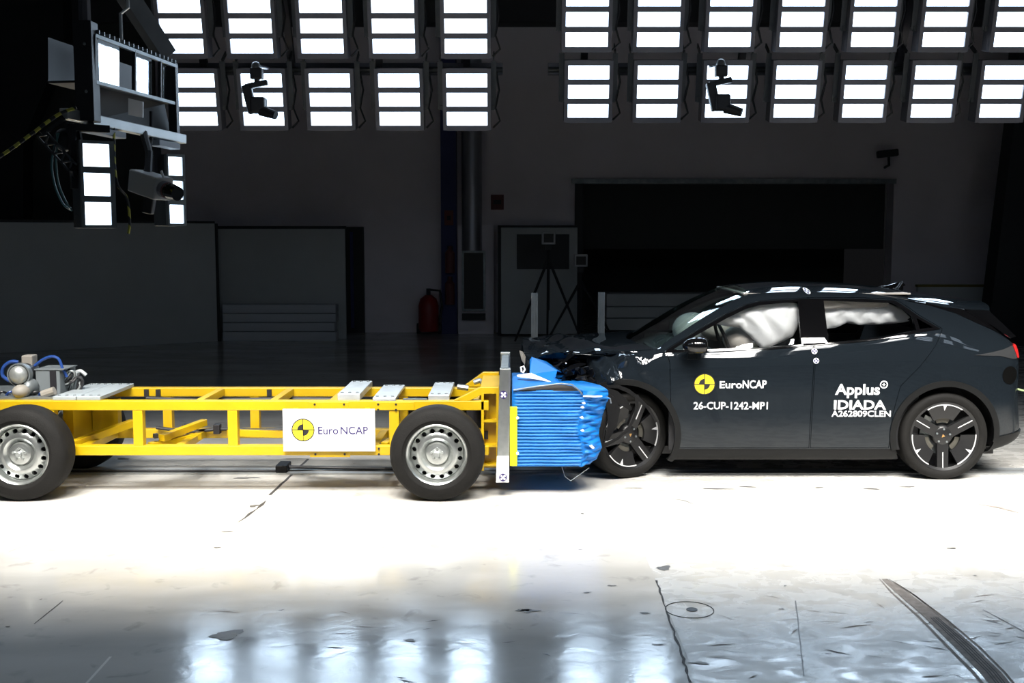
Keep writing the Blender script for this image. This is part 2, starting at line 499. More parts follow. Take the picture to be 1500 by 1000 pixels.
tag(truss(17.5, 5.75, -13, -4.6, 'roof_truss'), 'dark lattice truss under the roof behind the left lamp bank', 'truss')
tag(truss(17.5, 5.75, -0.6, 1.2, 'roof_truss'), 'short dark lattice truss in the gap between the lamp banks', 'truss')

# ---------------- floor furniture in the background
def bx(x0, x1, y0, y1, Y, dep=0.1):
    """box whose front face covers the photo rectangle at depth Y; returns bounds"""
    a = P(x0, y1, Y); b = P(x1, y0, Y)
    return (a.x, b.x, Y, Y + dep, a.z, b.z)

# big leaning board at left, turned
a, b = F(0, 517), F(319, 500)
a = a + (a - b) * 0.35
d = (b - a).normalized(); nrm = Vector((d.y, -d.x, 0))
m = MB()
h = 2.06
q = [a, b, b - nrm * .05, a - nrm * .05]
m.hexa([Vector((p.x, p.y, 0)) for p in q] + [Vector((p.x, p.y, h)) for p in q])
big = empty('partition_board', (a + b) / 2)
m.build('panel', M['panel_white'], big, bevel=.006)
MB().bar(a + Vector((0, 0, h + .02)) - nrm * .025, b + Vector((0, 0, h + .02)) - nrm * .025, .07, .04).build('top_edge', M['dark_steel'], big)
MB().bar(b + Vector((0, 0, 0)) - nrm * .025 + d * .03, b + Vector((0, 0, h)) - nrm * .025 + d * .03, .05, .05).build('end_post', M['dark_steel'], big)
tag(big, 'tall grey partition board standing at the far left behind the trolley', 'partition')
Y2 = 19.6
x0, x1, y0, y1, z0, z1 = bx(322, 505, 335, 500, Y2, .06)
pb = empty('partition_board', (x0, Y2, 0))
MB().box(x0, x1, y0, y1, 0, z1).build('panel', M['panel_white'], pb, bevel=.006)
MB().box(x0 - .02, x1 + .02, y0 - .02, y1 + .02, z1, z1 + .05).build('top_edge', M['dark_steel'], pb)
tag(pb, 'pale board panel behind the stacked white planks', 'partition')
# white planks stacked on edge in front of it
zt = P(400, 446, 19.2).z
nb = 4; hh = zt / nb
for k in range(nb):
    xa, xb = P(326, 470, 19.2).x, P(492 - (k == 1) * 2, 470, 19.2).x
    o = MB().box(xa, xb, 19.2, 19.5, k * hh + (.012 if k else 0), (k + 1) * hh).build('plank', M['plank_white'], bevel=.008)
    tag(o, ['lowest', 'second from bottom', 'third from bottom', 'topmost'][k] + ' white plank stacked before the pale board', 'plank', 'white planks stacked by the left boards')
# narrow doorway: dark leaf and frame
x0, x1, y0, y1, z0, z1 = bx(507, 541, 332, 487, WALL_Y - .12, .12)
dr = struct(MB().box(x0, x0 + .35, y0, y1, 0, z1).build('door_1', M['dark_steel']))
MB().box(x0 + .1, x0 + .16, y0 - .02, y0, .1, z1 - .1).build('door_edge', M['blue_dark'], dr)
# blue pillar strip with red extinguisher, pipe column, grille
x0, x1, *_ = bx(647, 668, 200, 487, WALL_Y - .3)
struct(MB().box(x0, x1, WALL_Y - .32, WALL_Y - .01, 0, 6.2).build('trim_4', M['blue_dark']))
x0, x1, *_ = bx(671, 723, 360, 487, WALL_Y - .3)
plinth = empty('pipe_column', ((x0 + x1) / 2, WALL_Y - .2, 0))
MB().box(x0, x1, WALL_Y - .28, WALL_Y - .02, 0, P(690, 330, WALL_Y).z).build('backing', M['wall_paint'], plinth)
xa, xb, *_ , zb, zt = bx(677, 711, 367, 455, WALL_Y - .34)
MB().box(xa, xb, WALL_Y - .40, WALL_Y - .29, zb, zt).build('grille_frame', M['steel_grey'], plinth)
MB().box(xa + .04, xb - .04, WALL_Y - .42, WALL_Y - .39, zb + .04, zt - .04).build('grille_mesh', M['mesh_panel'], plinth)
MB().box(xa, xb, WALL_Y - .42, WALL_Y - .29, P(690, 466, WALL_Y).z, P(690, 457, WALL_Y).z).build('grille_foot', M['dark_steel'], plinth)
pr = P(691, 300, WALL_Y - .35)
MB().tube([(pr.x, WALL_Y - .28, zt), (pr.x, WALL_Y - .28, 6.6)], .19, 20).build('pipe', M['pipe_metal'], plinth, smooth=True)
tag(plinth, 'grey metal pipe column with a mesh grille box at its foot', 'column')
# wheeled red extinguisher beside the pillar
c = F(628, 489.5)
ex = empty('fire_extinguisher', c)
mb = MB(); zt = P(628, 424, c.y).z
mb.lathe([(0.0, .06), (.17, .06), (.19, .12), (.19, zt - .3), (.15, zt - .17), (.06, zt - .1), (.0, zt - .1)], (c.x, c.y, 0), 24, 'z')
mb.build('cylinder', M['red_paint'], ex, smooth=True)
MB().tube([(c.x, c.y, zt - .12), (c.x, c.y, zt + .02)], .04).build('valve', M['dark_steel'], ex)
MB().tube([(c.x + .02, c.y, zt), (c.x + .22, c.y - .05, zt - .02), (c.x + .26, c.y - .1, zt - .3), (c.x + .22, c.y - .1, .3)], .022).build('hose', M['dark_rubber_hose'], ex, smooth=True)
for s in (-.2, .2): MB().lathe([(.0, -.03), (.1, -.03), (.1, .03), (0, .03)], (c.x + s, c.y + .12, .1), 16, 'x').build('wheel', M['dark_steel'], ex)
tag(ex, 'wheeled red fire extinguisher standing on the floor beside the blue pillar', 'fire extinguisher')
for (px, y0, y1, w, lab) in ((659, 360, 400, .09, 'upper slim red extinguisher hung on the dark blue pillar'), (659, 405, 446, .09, 'lower slim red extinguisher hung on the dark blue pillar')):
    t = P(px, y0, WALL_Y - .45); b2 = P(px, y1, WALL_Y - .45)
    e2 = empty('fire_extinguisher', b2)
    MB().lathe([(0, 0), (w, 0), (w, (t.z - b2.z) * .75), (.03, (t.z - b2.z) * .9), (.03, t.z - b2.z)], (b2.x, WALL_Y - .42, b2.z), 16, 'z').build('cylinder', M['sign_red'], e2, smooth=True)
    MB().box(b2.x - .05, b2.x + .05, WALL_Y - .36, WALL_Y - .3, b2.z, t.z).build('bracket', M['dark_steel'], e2)
    tag(e2, lab, 'fire extinguisher', 'pillar extinguishers')
def sign(px0, px1, py0, py1, Y, mt, label):
    x0, x1, y0, y1, z0, z1 = bx(px0, px1, py0, py1, Y, .03)
    o = empty('wall_sign', (x0, Y, z0))
    MB().box(x0, x1, y0, y1, z0, z1).build('plate', mt, o, bevel=.004)
    MB().box(x0 + .05, x1 - .05, y0 - .005, y0, (z0 + z1) / 2 - .04, (z0 + z1) / 2 + .04).build('pictogram', M['dark_steel'], o)
    tag(o, label, 'sign')
sign(719, 738, 285, 307, WALL_Y - .03, M['sign_red'], 'small dull red sign on the wall right of the pipe column')
sign(651, 664, 308, 330, WALL_Y - .36, M['sign_red'], 'small red fire sign high on the dark blue pillar')
# cabinet board with black screen
x0, x1, y0, y1, z0, z1 = bx(734, 846, 333, 492, 20.2, .5)
cb = empty('screen_cabinet', (x0, 20.2, 0))
MB().box(x0, x1, y0, y1, 0.03, z1).build('body', M['panel_white'], cb, bevel=.01)
MB().box(x0 - .03, x1, y0 - .02, y1, z1, z1 + .04).build('top_edge', M['dark_steel'], cb)
MB().box(x0 - .06, x0, y0 - .02, y1, 0, z1 + .04).build('side_edge', M['dark_steel'], cb)
xa, xb, ya, yb, za, zb = bx(757, 834, 343, 394, 20.17, .03)
MB().box(xa, xb, ya, yb, za, zb).build('screen', M['screen_black'], cb)
tag(cb, 'tall grey cabinet board with a black screen behind the tripods', 'cabinet')
# tripods with small square lamps
def tripod(px, ptop, pfoot, lab):
    f = F(px, pfoot); Y = f.y; top = P(px, ptop, Y)
    t = empty('tripod', f)
    for k, a in enumerate((200, 340, 90)):
        a = math.radians(a)
        MB().tube([(f.x, Y, top.z - .45), (f.x + .62 * math.cos(a), Y + .5 * math.sin(a), .02)], [.026, .018]).build('leg', M['dark_steel'], t)
    MB().tube([(f.x, Y, .55), (f.x, Y, top.z - .28)], .024).build('centre_column', M['dark_steel'], t)
    MB().box(f.x - .05, f.x + .05, Y - .06, Y + .05, top.z - .30, top.z - .19).build('pan_head', M['dark_steel'], t)
    lm = MB().box(f.x - .12, f.x + .12, Y - .09, Y + .05, top.z - .2, top.z + .02).build('lamp_housing', M['camera_grey'], t, bevel=.01)
    MB().box(f.x - .085, f.x + .085, Y - .1, Y - .09, top.z - .165, top.z - .015).build('lamp_front', M['mesh_panel'], lm)
    tag(t, lab, 'tripod', 'tripods before the back wall')
tripod(803, 341, 500, 'taller black tripod with a square grey lamp before the screen')
tripod(850, 374, 497, 'shorter black tripod with a square grey lamp right of the screen')
# stacked long panels lying in the opening behind the windscreen
zs = [P(960, y, 20.0).z for y in (484, 466, 449, 430)]
for k in range(3):
    o = MB().box(P(888, 450, 20).x, P(1120, 450, 20).x, 19.9, 20.6, max(0, zs[k]) + .015, zs[k + 1]).build('long_panel', M['panel_white'], bevel=.01)
    tag(o, ['lowest', 'middle', 'topmost'][k] + ' of the long grey panels stacked behind the windscreen', 'panel', 'long panels lying by the opening')
MB_box = MB().box(P(888, 450, 20).x, P(1120, 450, 20).x, 20.0, 20.5, 0, max(0, zs[0]) + .015)
tag(MB_box.build('pallet', M['dark_steel']), 'dark pallet under the stacked long grey panels', 'pallet')
# panel with yellow edge behind the car's tail
x0, x1, y0, y1, z0, z1 = bx(1342, 1446, 420, 505, 19.5, .1)
yp = empty('edged_board', (x0, 19.5, 0))
MB().box(x0, x1, y0, y1, 0, z1).build('panel', M['panel_white'], yp)
mm = M['sign_red']
dy = mat('dull_yellow', (0.16, 0.12, 0.02), 0.7)
MB().box(x0 - .02, x1 + .03, y0 - .01, y1, z1, z1 + .04).build('top_edge', dy, yp)
MB().box(x1, x1 + .04, y0 - .01, y1, 0, z1).build('side_edge', dy, yp)
tag(yp, 'grey board with a dull yellow edge behind the car tail', 'partition')
# wall camera
c0 = P(1300, 228, WALL_Y - .3)
cc = empty('security_camera', c0)
MB().bar((c0.x - .2, c0.y, c0.z + .02), (c0.x + .18, c0.y - .05, c0.z + .06), .13, .13).build('body', M['dark_steel'], cc, bevel=.02)
MB().tube([(c0.x + .02, c0.y, c0.z), (c0.x + .05, c0.y + .05, c0.z - .17), (c0.x + .05, WALL_Y - .03, c0.z - .2)], .025).build('arm', M['dark_steel'], cc)
tag(cc, 'small dark camera on an arm high on the back wall', 'camera')
# slotted aluminium posts behind the bonnet
for px, top, lab in ((783, 429, 'left slotted aluminium post standing behind the crumpled bonnet'), (881, 428, 'right slotted aluminium post standing behind the bonnet near the windscreen')):
    Y = 10.9; t = P(px, top, Y)
    po = empty('profile_post', (t.x, Y, 0))
    m = MB(); w = .03
    for s in (-1, 1): m.box(t.x + s * w - .006 - s * .004, t.x + s * w + .006 - s * .004, Y - .03, Y + .03, .012, t.z)
    m.box(t.x - .007, t.x + .007, Y - .03, Y + .03, .012, t.z); m.box(t.x - w, t.x + w, Y - .012, Y + .012, .012, t.z)
    m.build('profile', M['aluminium'], po)
    MB().box(t.x - .12, t.x + .12, Y - .12, Y + .12, 0, .012).build('foot_plate', M['steel_grey'], po)
    tag(po, lab, 'post', 'slotted aluminium posts')

# ---------------- floor rail, marks on the floor
ra = F(0, 691).y
rail = empty('guide_rail', (-4, ra, 0))
MB().box(-15, 15, ra - .10, ra - .025, 0, .012).build('rail_bar', M['rail_steel'], rail)
MB().box(-15, 15, ra + .025, ra + .10, 0, .012).build('rail_bar', M['rail_steel'], rail)
MB().box(-15, 15, ra - .025, ra + .025, 0, .004).build('slot', M['ink_black'], rail)
MB().tube([(-15, ra - .06, .022), (F(412, 690).x, ra - .06, .022)], .010).build('tow_cable', M['dark_steel'], rail)
tag(rail, 'steel guide rail running along the floor under trolley and car', 'rail')
c0 = F(420, 691)
cl = empty('cable_clamp', (c0.x, ra, .012))
MB().box(c0.x - .07, c0.x + .02, ra - .09, ra + .09, .012, .07).build('block', M['torn_plastic'], cl, bevel=.008)
MB().tube([(c0.x + .02, ra, .04), (c0.x + .25, ra + .03, .03), (F(590, 693).x, ra - .02, .03)], .014).build('wire', M['dark_rubber_hose'], cl, smooth=True)
tag(cl, 'small dark clamp block on the guide rail under the trolley', 'clamp')

def ribbon(pts, w, z=.002):
    """flat strip on the floor along photo positions"""
    ps = [F(*p) for p in pts]; ws = w if isinstance(w, (list, tuple)) else [w] * len(ps)
    L, R = [], []
    for i, p in enumerate(ps):
        t = (ps[min(i + 1, len(ps) - 1)] - ps[max(i - 1, 0)]).normalized(); n = Vector((-t.y, t.x, 0))
        L.append((p.x + n.x * ws[i] / 2, p.y + n.y * ws[i] / 2, z)); R.append((p.x - n.x * ws[i] / 2, p.y - n.y * ws[i] / 2, z))
    return MB().grid([L, R])
def wiggle(p, q, n, amp):
    return [(p[0] + (q[0] - p[0]) * k / n + random.uniform(-amp, amp), p[1] + (q[1] - p[1]) * k / n) for k in range(n + 1)]
ribbon(wiggle((962, 850), (1012, 1000), 26, 1.6), [.004 + .012 * random.random() for _ in range(27)]).build('floor_joint', M['joint_dark'], floor)
ribbon(wiggle((452, 672), (395, 725), 10, .8), .022).build('floor_joint', M['joint_dark'], floor)
ribbon(wiggle((390, 733), (350, 765), 5, 2), [.004, .03, .006, .026, .012, .003]).build('floor_joint', M['joint_dark'], floor)
ribbon(wiggle((1165, 880), (1178, 990), 10, .6), .006).build('floor_joint', M['stain_dark'], floor)
for off, w in ((0, .085), (-14, .012), (-26, .014), (20, .01)):
    pts = [(1296 + off * .3, 848), (1322 + off * .6, 868), (1368 + off * .8, 905), (1415 + off, 948), (1452 + off, 985), (1480 + off, 1020)]
    ribbon(pts, [w * .3, w * .7, w * .9, w, w, w], .002 + abs(off) * 2e-5).build('tyre_mark', M['tyre_mark'], floor)
for off in (-6, -2, 3, 7):
    pts = [(1368 + off * .8, 905), (1415 + off, 948), (1452 + off, 985), (1480 + off, 1020)]
    ribbon(pts, .006, .0035).build('tyre_mark', M['joint_dark'], floor)
ribbon([(1310, 853), (1340, 872), (1400, 920)], .012, .0024).build('tyre_mark', M['tyre_mark'], floor)
ribbon([(1430, 738), (1462, 743), (1492, 751)], [.01, .05, .02]).build('tyre_mark', M['tyre_mark'], floor)
ribbon([(1440, 893), (1500, 925)], .006).build('tyre_mark', M['stain_dark'], floor)
ribbon([(980, 730), (1002, 733), (1020, 740)], [.004, .012, .003]).build('tyre_mark', M['stain_dark'], floor)
ribbon([(162, 962), (125, 1003)], .012).build('scratch', M['scratch_pale'], floor)
ribbon([(92, 880), (50, 914)], .006).build('scratch', M['stain_dark'], floor)
rs = random.Random(31)
for k in range(46):                                     # scuffs on the worn slab
    x, y = rs.uniform(1020, 1490), rs.uniform(868, 995)
    dx, dy = rs.uniform(8, 46), rs.uniform(-7, 9)
    ribbon([(x, y), (x + dx * .5, y + dy * .5 + rs.uniform(-1, 1)), (x + dx, y + dy)], [.001, rs.uniform(.004, .013), .001], .0018).build('scuff', M[rs.choice(['stain_dark', 'tyre_mark', 'scratch_pale'])], floor)
for k in range(14):
    x, y = rs.uniform(300, 960), rs.uniform(890, 995)
    dx, dy = rs.uniform(8, 40), rs.uniform(-3, 6)
    ribbon([(x, y), (x + dx * .5, y + dy * .5 + rs.uniform(-1, 1)), (x + dx, y + dy)], [.001, rs.uniform(.004, .012), .001], .0018).build('scuff', M[rs.choice(['stain_dark', 'tyre_mark'])], floor)
# inset round cover
c0 = F(1010, 893)
MB().lathe([(.117, .001), (.121, .001), (.121, .003), (.117, .003)], c0, 40, 'z', closed=True).build('inset_ring', M['joint_dark'], floor)
MB().lathe([(0, .002), (.028, .002), (.028, .004), (0, .004)], c0 + Vector((.012, 0, 0)), 20, 'z').build('inset_bolt', M['ink_black'], floor)
# blotches of dirt
def blotch(x, y, rx, ry, seed, mt='stain_dark'):
    r = random.Random(seed); c = F(x, y); n = 18
    ph = [r.uniform(0, 6.28) for _ in range(4)]
    vs = [(c.x, c.y, .0025)]
    for k in range(n):
        a = 2 * math.pi * k / n; s = 1 + .28 * math.sin(2 * a + ph[0]) + .2 * math.sin(3 * a + ph[1]) + .15 * math.sin(5 * a + ph[2])
        vs.append((c.x + rx * s * math.cos(a), c.y + ry * s * math.sin(a), .0025))
    MB().add(vs, [(0, 1 + k, 1 + (k + 1) % n) for k in range(n)]).build('dirt_spot', M[mt], floor)
for i, (x, y, rx, ry) in enumerate([(332, 930, .075, .05), (973, 832, .03, .05), (372, 741, .03, .03), (333, 779, .03, .01), (318, 802, .018, .01), (853, 752, .012, .012),
        (1394, 803, .035, .012), (896, 858, .02, .012), (965, 944, .025, .008), (850, 805, .012, .005), (1050, 716, .12, .012), (1276, 716, .05, .02),
        (1095, 713, .05, .014), (930, 715, .05, .01), (1330, 713, .05, .014), (1200, 714, .03, .012), (772, 894, .05, .02), (1025, 971, .04, .012), (1145, 892, .012, .01), (770, 895, .03, .02),
        (60, 878, .006, .006), (12, 918, .008, .008), (1150, 858, .008, .008), (860, 868, .02, .008), (1428, 843, .012, .006), (1398, 847, .008, .006), (945, 898, .03, .01), (600, 938, .03, .012),
        (1213, 957, .012, .004), (115, 692, .06, .03), (180, 672, .05, .03), (360, 700, .09, .02), (430, 672, .08, .012), (210, 664, .07, .02)]):
    blotch(x, y, rx, ry, i)

# ================================================================ floodlight banks
PW, PH, PP = .462, .150, .214          # lamp glass width, height, pitch
def make_floodlight():
    r = empty('floodlight')
    m = MB()
    W, Hh = PW / 2 + .045, PP * 1.5 + .025
    m.box(-W, W, .045, .20, -Hh, Hh)                       # back box
    m.build('housing', M['housing_dark'], r, bevel=.01)
    m = MB()                                               # front frame with bars between the lamps
    m.box(-W, -PW / 2 - .002, -.02, .045, -Hh, Hh).box(PW / 2 + .002, W, -.02, .045, -Hh, Hh)
    for k in range(4):
        z = (k - 1.5) * PP; t = (PP - PH) / 2 - .002
        m.box(-PW / 2 - .002, PW / 2 + .002, -.02, .045, z - t, z + t)
    m.build('frame', M['housing_dark'], r)
    for k in range(3):
        z = (k - 1) * PP
        MB().box(-PW / 2, PW / 2, .01, .044, z - PH / 2, z + PH / 2).build('lamp_glass', M['lamp_glass'], r)
    for s in (-1, 1):
        m = MB()
        m.bar((s * (W + .03), .1, -.12), (s * (W + .03), .1, .42), .012, .06).bar((s * (W + .03), .1, .42), (s * (W + .03), .3, .50), .012, .05)
        m.bar((s * W, .1, -.1), (s * (W + .036), .1, -.1), .05, .05)
        m.build('yoke', M['housing_grey'], r)
    m = MB(); m.tube([(W + .06, .12, .3), (W + .09, .1, .1), (W + .05, .08, -.1), (W + .1, .1, -.25), (W + .02, .12, -.33)], .012, 6)
    m.build('lead', M['dark_rubber_hose'], r, smooth=True)
    m = MB(); m.box(-.2, .2, .2, .23, -.3, .3)
    for k in range(7): m.box(-.2 + k * .065, -.19 + k * .065, .23, .27, -.28, .28)
    m.build('heat_sink', M['housing_dark'], r)
    return r
proto = make_floodlight()
TILT = 12
_beam = bpy.data.lights.new('lamp_beam', 'AREA')
_beam.shape = 'RECTANGLE'; _beam.size = PW * .96; _beam.size_y = PH * .96; _beam.energy = LAMP_POWER; _beam.spread = math.radians(BEAM)
_beam.color = (0.62, 0.80, 1.0)
_nbeam = _beam.copy(); _nbeam.color = (1.0, 0.965, 0.90); _nbeam.energy = NEAR_POWER; _nbeam.spread = math.radians(NEAR_BEAM)
ORD = ['first', 'second', 'third', 'fourth', 'fifth', 'sixth', 'seventh', 'eighth', 'ninth']
NEARY = {'upper': (5.55, 4.60), 'lower': (4.95, 3.85)}
YU, YL = 12.25, 12.7
ROWS = {'upper': (YU, P(750, 38, YU).z), 'lower': (YL, P(750, 146, YL).z)}
XS = {('left', 'upper'): [P(x, 38, YU).x for x in (265, 367, 471, 576, 682)],
      ('left', 'lower'): [P(x, 146, YL).x for x in (287, 385, 484, 585, 684)],
      ('right', 'upper'): [P(860 + 105 * k, 38, YU).x for k in range(8)],
      ('right', 'lower'): [P(862 + 101 * k, 132, YL).x for k in range(8)]}
first = True
def place_flood(loc, rz, label, group, tilt=TILT, beam=_beam):
    global first
    r = proto if first else copy_tree(proto)
    first = False
    r.location = loc; r.rotation_euler = (math.radians(tilt), 0, rz)
    tag(r, label, 'floodlight', group)
    R = Euler((math.radians(tilt), 0, rz)).to_matrix()
    for k in range(3):
        l = bpy.data.objects.new('lamp_beam', beam); COL.objects.link(l)
        l.location = Vector(loc) + R @ Vector((0, -.012, (k - 1) * PP))
        l.rotation_euler = (R @ Euler((-math.pi / 2, 0, 0)).to_matrix()).to_euler()
    return r
for side in ('left', 'right'):
    for row in ('upper', 'lower'):
        Y, z = ROWS[row]; z += -.06 * (side == 'right') * 0
        xs = XS[(side, row)]
        for i, x in enumerate(xs):
            n = ORD[i]
            place_flood((x, Y, z + (.09 if side == 'right' and row == 'lower' else 0.07 if side == 'right' else 0)), 0,
                        f'{n} floodlight from the left in the {row} row of the {side} lamp bank', f'floodlights of the {side} lamp bank')
        for i, x in enumerate(xs):
            n = ORD[i]
            place_flood((x, *NEARY[row]), math.pi,
                        f'{n} floodlight from the left in the {row} row above the camera, {side} half', 'floodlights of the bank above the camera', NEAR_TILT, _nbeam)
# carrying beams behind the rows
def bank_beam(side, far, lab):
    xs = XS[(side, 'lower')]; xu = XS[(side, 'upper')]
    x0, x1 = min(xs[0], xu[0]) - .40, max(xs[-1], xu[-1]) + .40
    R_ = ROWS if far else NEARY
    (yu, zu), (yl, zl) = R_['upper'], R_['lower']
    sg = 1 if far else -1
    bl, bu = (yl + sg * .38, zl + .40), (yu + sg * .42, zu + .46)
    r = empty('lamp_beam_frame', (x0, bl[0], bl[1]))
    MB().bar((x0, *bl), (x1, *bl), .10, .13).build('lower_beam', M['housing_dark'], r)
    MB().bar((x0, *bu), (x1, *bu), .10, .13).build('upper_beam', M['beam_dark'], r)
    MB().tube([(x0, bl[0] - sg * .09, bl[1] - .02), (x1, bl[0] - sg * .09, bl[1] - .02)], .03, 8).build('cable_pipe', M['housing_grey'], r, smooth=True)
    for X in np.linspace(x0 + .42, x1 - .42, 4):
        MB().bar((X, *bl), (X, *bu), .08, .08).build('strut', M['beam_dark'], r)
        MB().tube([(X, *bu), (X, bu[0], 8.4)], .03).build('hanger', M['beam_dark'], r)
    for x in xs: MB().bar((x, *bl), (x, yl + sg * .26, zl + .05), .05, .10).build('drop_bar', M['beam_dark'], r)
    for x in xu: MB().bar((x, *bu), (x, yu + sg * .26, zu + .05), .05, .10).build('drop_bar', M['beam_dark'], r)
    tag(r, lab, 'lamp frame')
bank_beam('left', 1, 'dark steel frame carrying the left bank of floodlights')
bank_beam('right', 1, 'dark steel frame carrying the right bank of floodlights')
bank_beam('left', 0, 'dark steel frame of floodlights above the camera, left half')
bank_beam('right', 0, 'dark steel frame of floodlights above the camera, right half')
# two small black cameras hung before the lower lamps
def hung_camera(px, ptop, lab):
    Y = 12.0; t = P(px, ptop, Y); k = Y / FPX
    o = empty('overhead_camera', t)
    MB().ball(t, .05).build('ball_mount', M['housing_grey'], o, smooth=True)
    MB().tube([t, (t.x, YL + .36, ROWS['lower'][1] + .40)], .02).build('mount_arm', M['beam_dark'], o)
    MB().tube([t, t + Vector((.01, 0, -.2))], .03).build('stem', M['ink_black'], o)
    MB().box(t.x - .06, t.x + .07, Y - .05, Y + .06, t.z - .14, t.z - .02).build('clamp', M['ink_black'], o, bevel=.015)
    MB().bar((t.x + .12, Y, t.z - .17), (t.x - .12, Y, t.z - .22), .06, .06).build('cross_arm', M['ink_black'], o, bevel=.01)
    MB().bar((t.x - .11, Y, t.z - .2), (t.x - .04, Y, t.z - .5), .09, .1, up=(1, 0, 0)).build('bracket', M['ink_black'], o, bevel=.015)
    MB().box(t.x - .06, t.x + .10, Y - .08, Y + .08, t.z - .50, t.z - .33).build('body', M['ink_black'], o, bevel=.02)
    MB().tube([(t.x + .05, Y - .02, t.z - .47), (t.x + .22, Y - .08, t.z - .53)], [.06, .045], 14).build('lens', M['ink_black'], o)
    tag(o, lab, 'camera', 'small cameras hung below the lamp banks')
hung_camera(375, 97, 'small black camera hanging before the left lamp bank')
hung_camera(1056, 93, 'small black camera hanging before the right lamp bank')

# ================================================================ camera rig hanging at left
YN, YF, K = 3.95, 4.76, .70
YM = (YN + YF) / 2
rig = empty('camera_rig', P(180, 180, YM))
V = lambda x, y, z: Vector((x, y, z)) * K
bn, bf = P(93, 166, YN), P(268, 204, YF)                      # lower aluminium bar
MB().bar(bn, bf, .05 * K, .055 * K).build('cross_bar', M['aluminium'], rig, bevel=.003)
for t0, t1 in ((.16, .43), (.72, .92)):
    p = bn.lerp(bf, t0); q = bn.lerp(bf, t1)
    MB().bar(p + V(0, 0, -.055), q + V(0, 0, -.055), .07 * K, .035 * K).build('junction_box', M['tape_grey'], rig, bevel=.003)
# upright channels and lattice tray
un, uf = P(127, 100, YN + .1), P(254, 140, YF)
zt0 = P(127, 32, YN + .1).z
MB().bar((un.x, un.y, bn.z - .02), (un.x, un.y, zt0), .095 * K, .10 * K, up=(0, 1, 0)).build('upright', M['rig_dark'], rig, bevel=.003)
MB().bar((uf.x, uf.y, bf.z), (uf.x, uf.y, P(256, 92, YF).z), .05 * K, .06 * K, up=(0, 1, 0)).build('upright', M['rig_dark'], rig, bevel=.003)
for z in (.25, .75): MB().ball((un.x + .01, un.y - .04, bn.z + (zt0 - bn.z) * z), .006, 8, 6).build('bolt', M['steel_grey'], rig)
ta, tb = P(138, 52, YN + .1), P(257, 97, YF)
la, lb = P(138, 120, YN + .1), P(257, 152, YF)
MB().bar(ta, tb, .02 * K, .018 * K).build('upper_rail', M['steel_grey'], rig)
MB().bar(la, lb, .025 * K, .018 * K).build('lower_rail', M['steel_grey'], rig)
dep = V(-.26, .05, 0)
up1 = Vector((0, 0, .008))
MB().hexa([la, la + dep, lb + dep, lb] + [p + up1 for p in (la, la + dep, lb + dep, lb)]).build('tray', M['rig_dark'], rig)
MB().hexa([ta + dep, tb + dep, lb + dep, la + dep] + [p + dep + Vector((0, .008, 0)) for p in (ta, tb, lb, la)]).build('tray_back', M['ink_black'], rig)
for t0, t1 in ((.08, .32), (.50, .72), (.88, 1.0)):
    a1, b1, c1, d1 = la.lerp(lb, t0), la.lerp(lb, t1), ta.lerp(tb, t1), ta.lerp(tb, t0)
    o1, o2 = dep * .12, dep * .12
    q4 = [a1 + o1, b1 + o2, c1 + o2, d1 + o1]
    MB().hexa(q4 + [p + Vector((.003, .006, 0)) for p in q4]).build('reflector_plate', M['mirror_plate'], rig)
for k in range(18):
    p = ta.lerp(tb, (k + .5) / 18); MB().bar(p + V(0, 0, .012), p + V(0, 0, .032), .010 * K, .03 * K).build('lug', M['steel_grey'], rig)
for t in (0.0, .45, .78): MB().bar(la.lerp(lb, t), ta.lerp(tb, t), .02 * K, .02 * K, up=(0, 1, 0)).build('stay', M['rig_dark'], rig)
# dark web plate under the tray with a small note plate
q4 = [bn.lerp(bf, .25) + dep * .3, bf + dep * .3, lb + dep * .3, la + dep * .3]
MB().hexa(q4 + [p + Vector((.002, .008, 0)) for p in q4]).build('web_plate', M['ink_black'], rig)
np_ = [P(197, 147, 4.33), P(218, 152, 4.40), P(218, 175, 4.40), P(197, 171, 4.33)]
MB().hexa([p + V(0, -.10, 0) for p in np_] + [p + V(0, -.09, 0) for p in np_]).build('note_plate', M['camera_grey'], rig)
# hanging beam and rods to the ceiling
h0 = P(244, 82, YF); h1 = P(184, -10, YF - .15)
hd = (h1 - h0); h2 = h0 + hd * ((8.4 - h0.z) / hd.z)
MB().bar(h0, h2, .075 * K, .11 * K).build('hanging_beam', M['housing_grey'], rig)
MB().tube([(un.x, un.y, zt0), (un.x, un.y, 8.4)], .022).build('hanger', M['beam_dark'], rig)
p = P(178, 62, YM); MB().tube([p, (p.x, p.y, P(178, 20, YM).z), (p.x + .03, p.y, P(178, 12, YM).z), (p.x + .03, p.y, 8.4)], .007).build('hanger', M['aluminium'], rig)
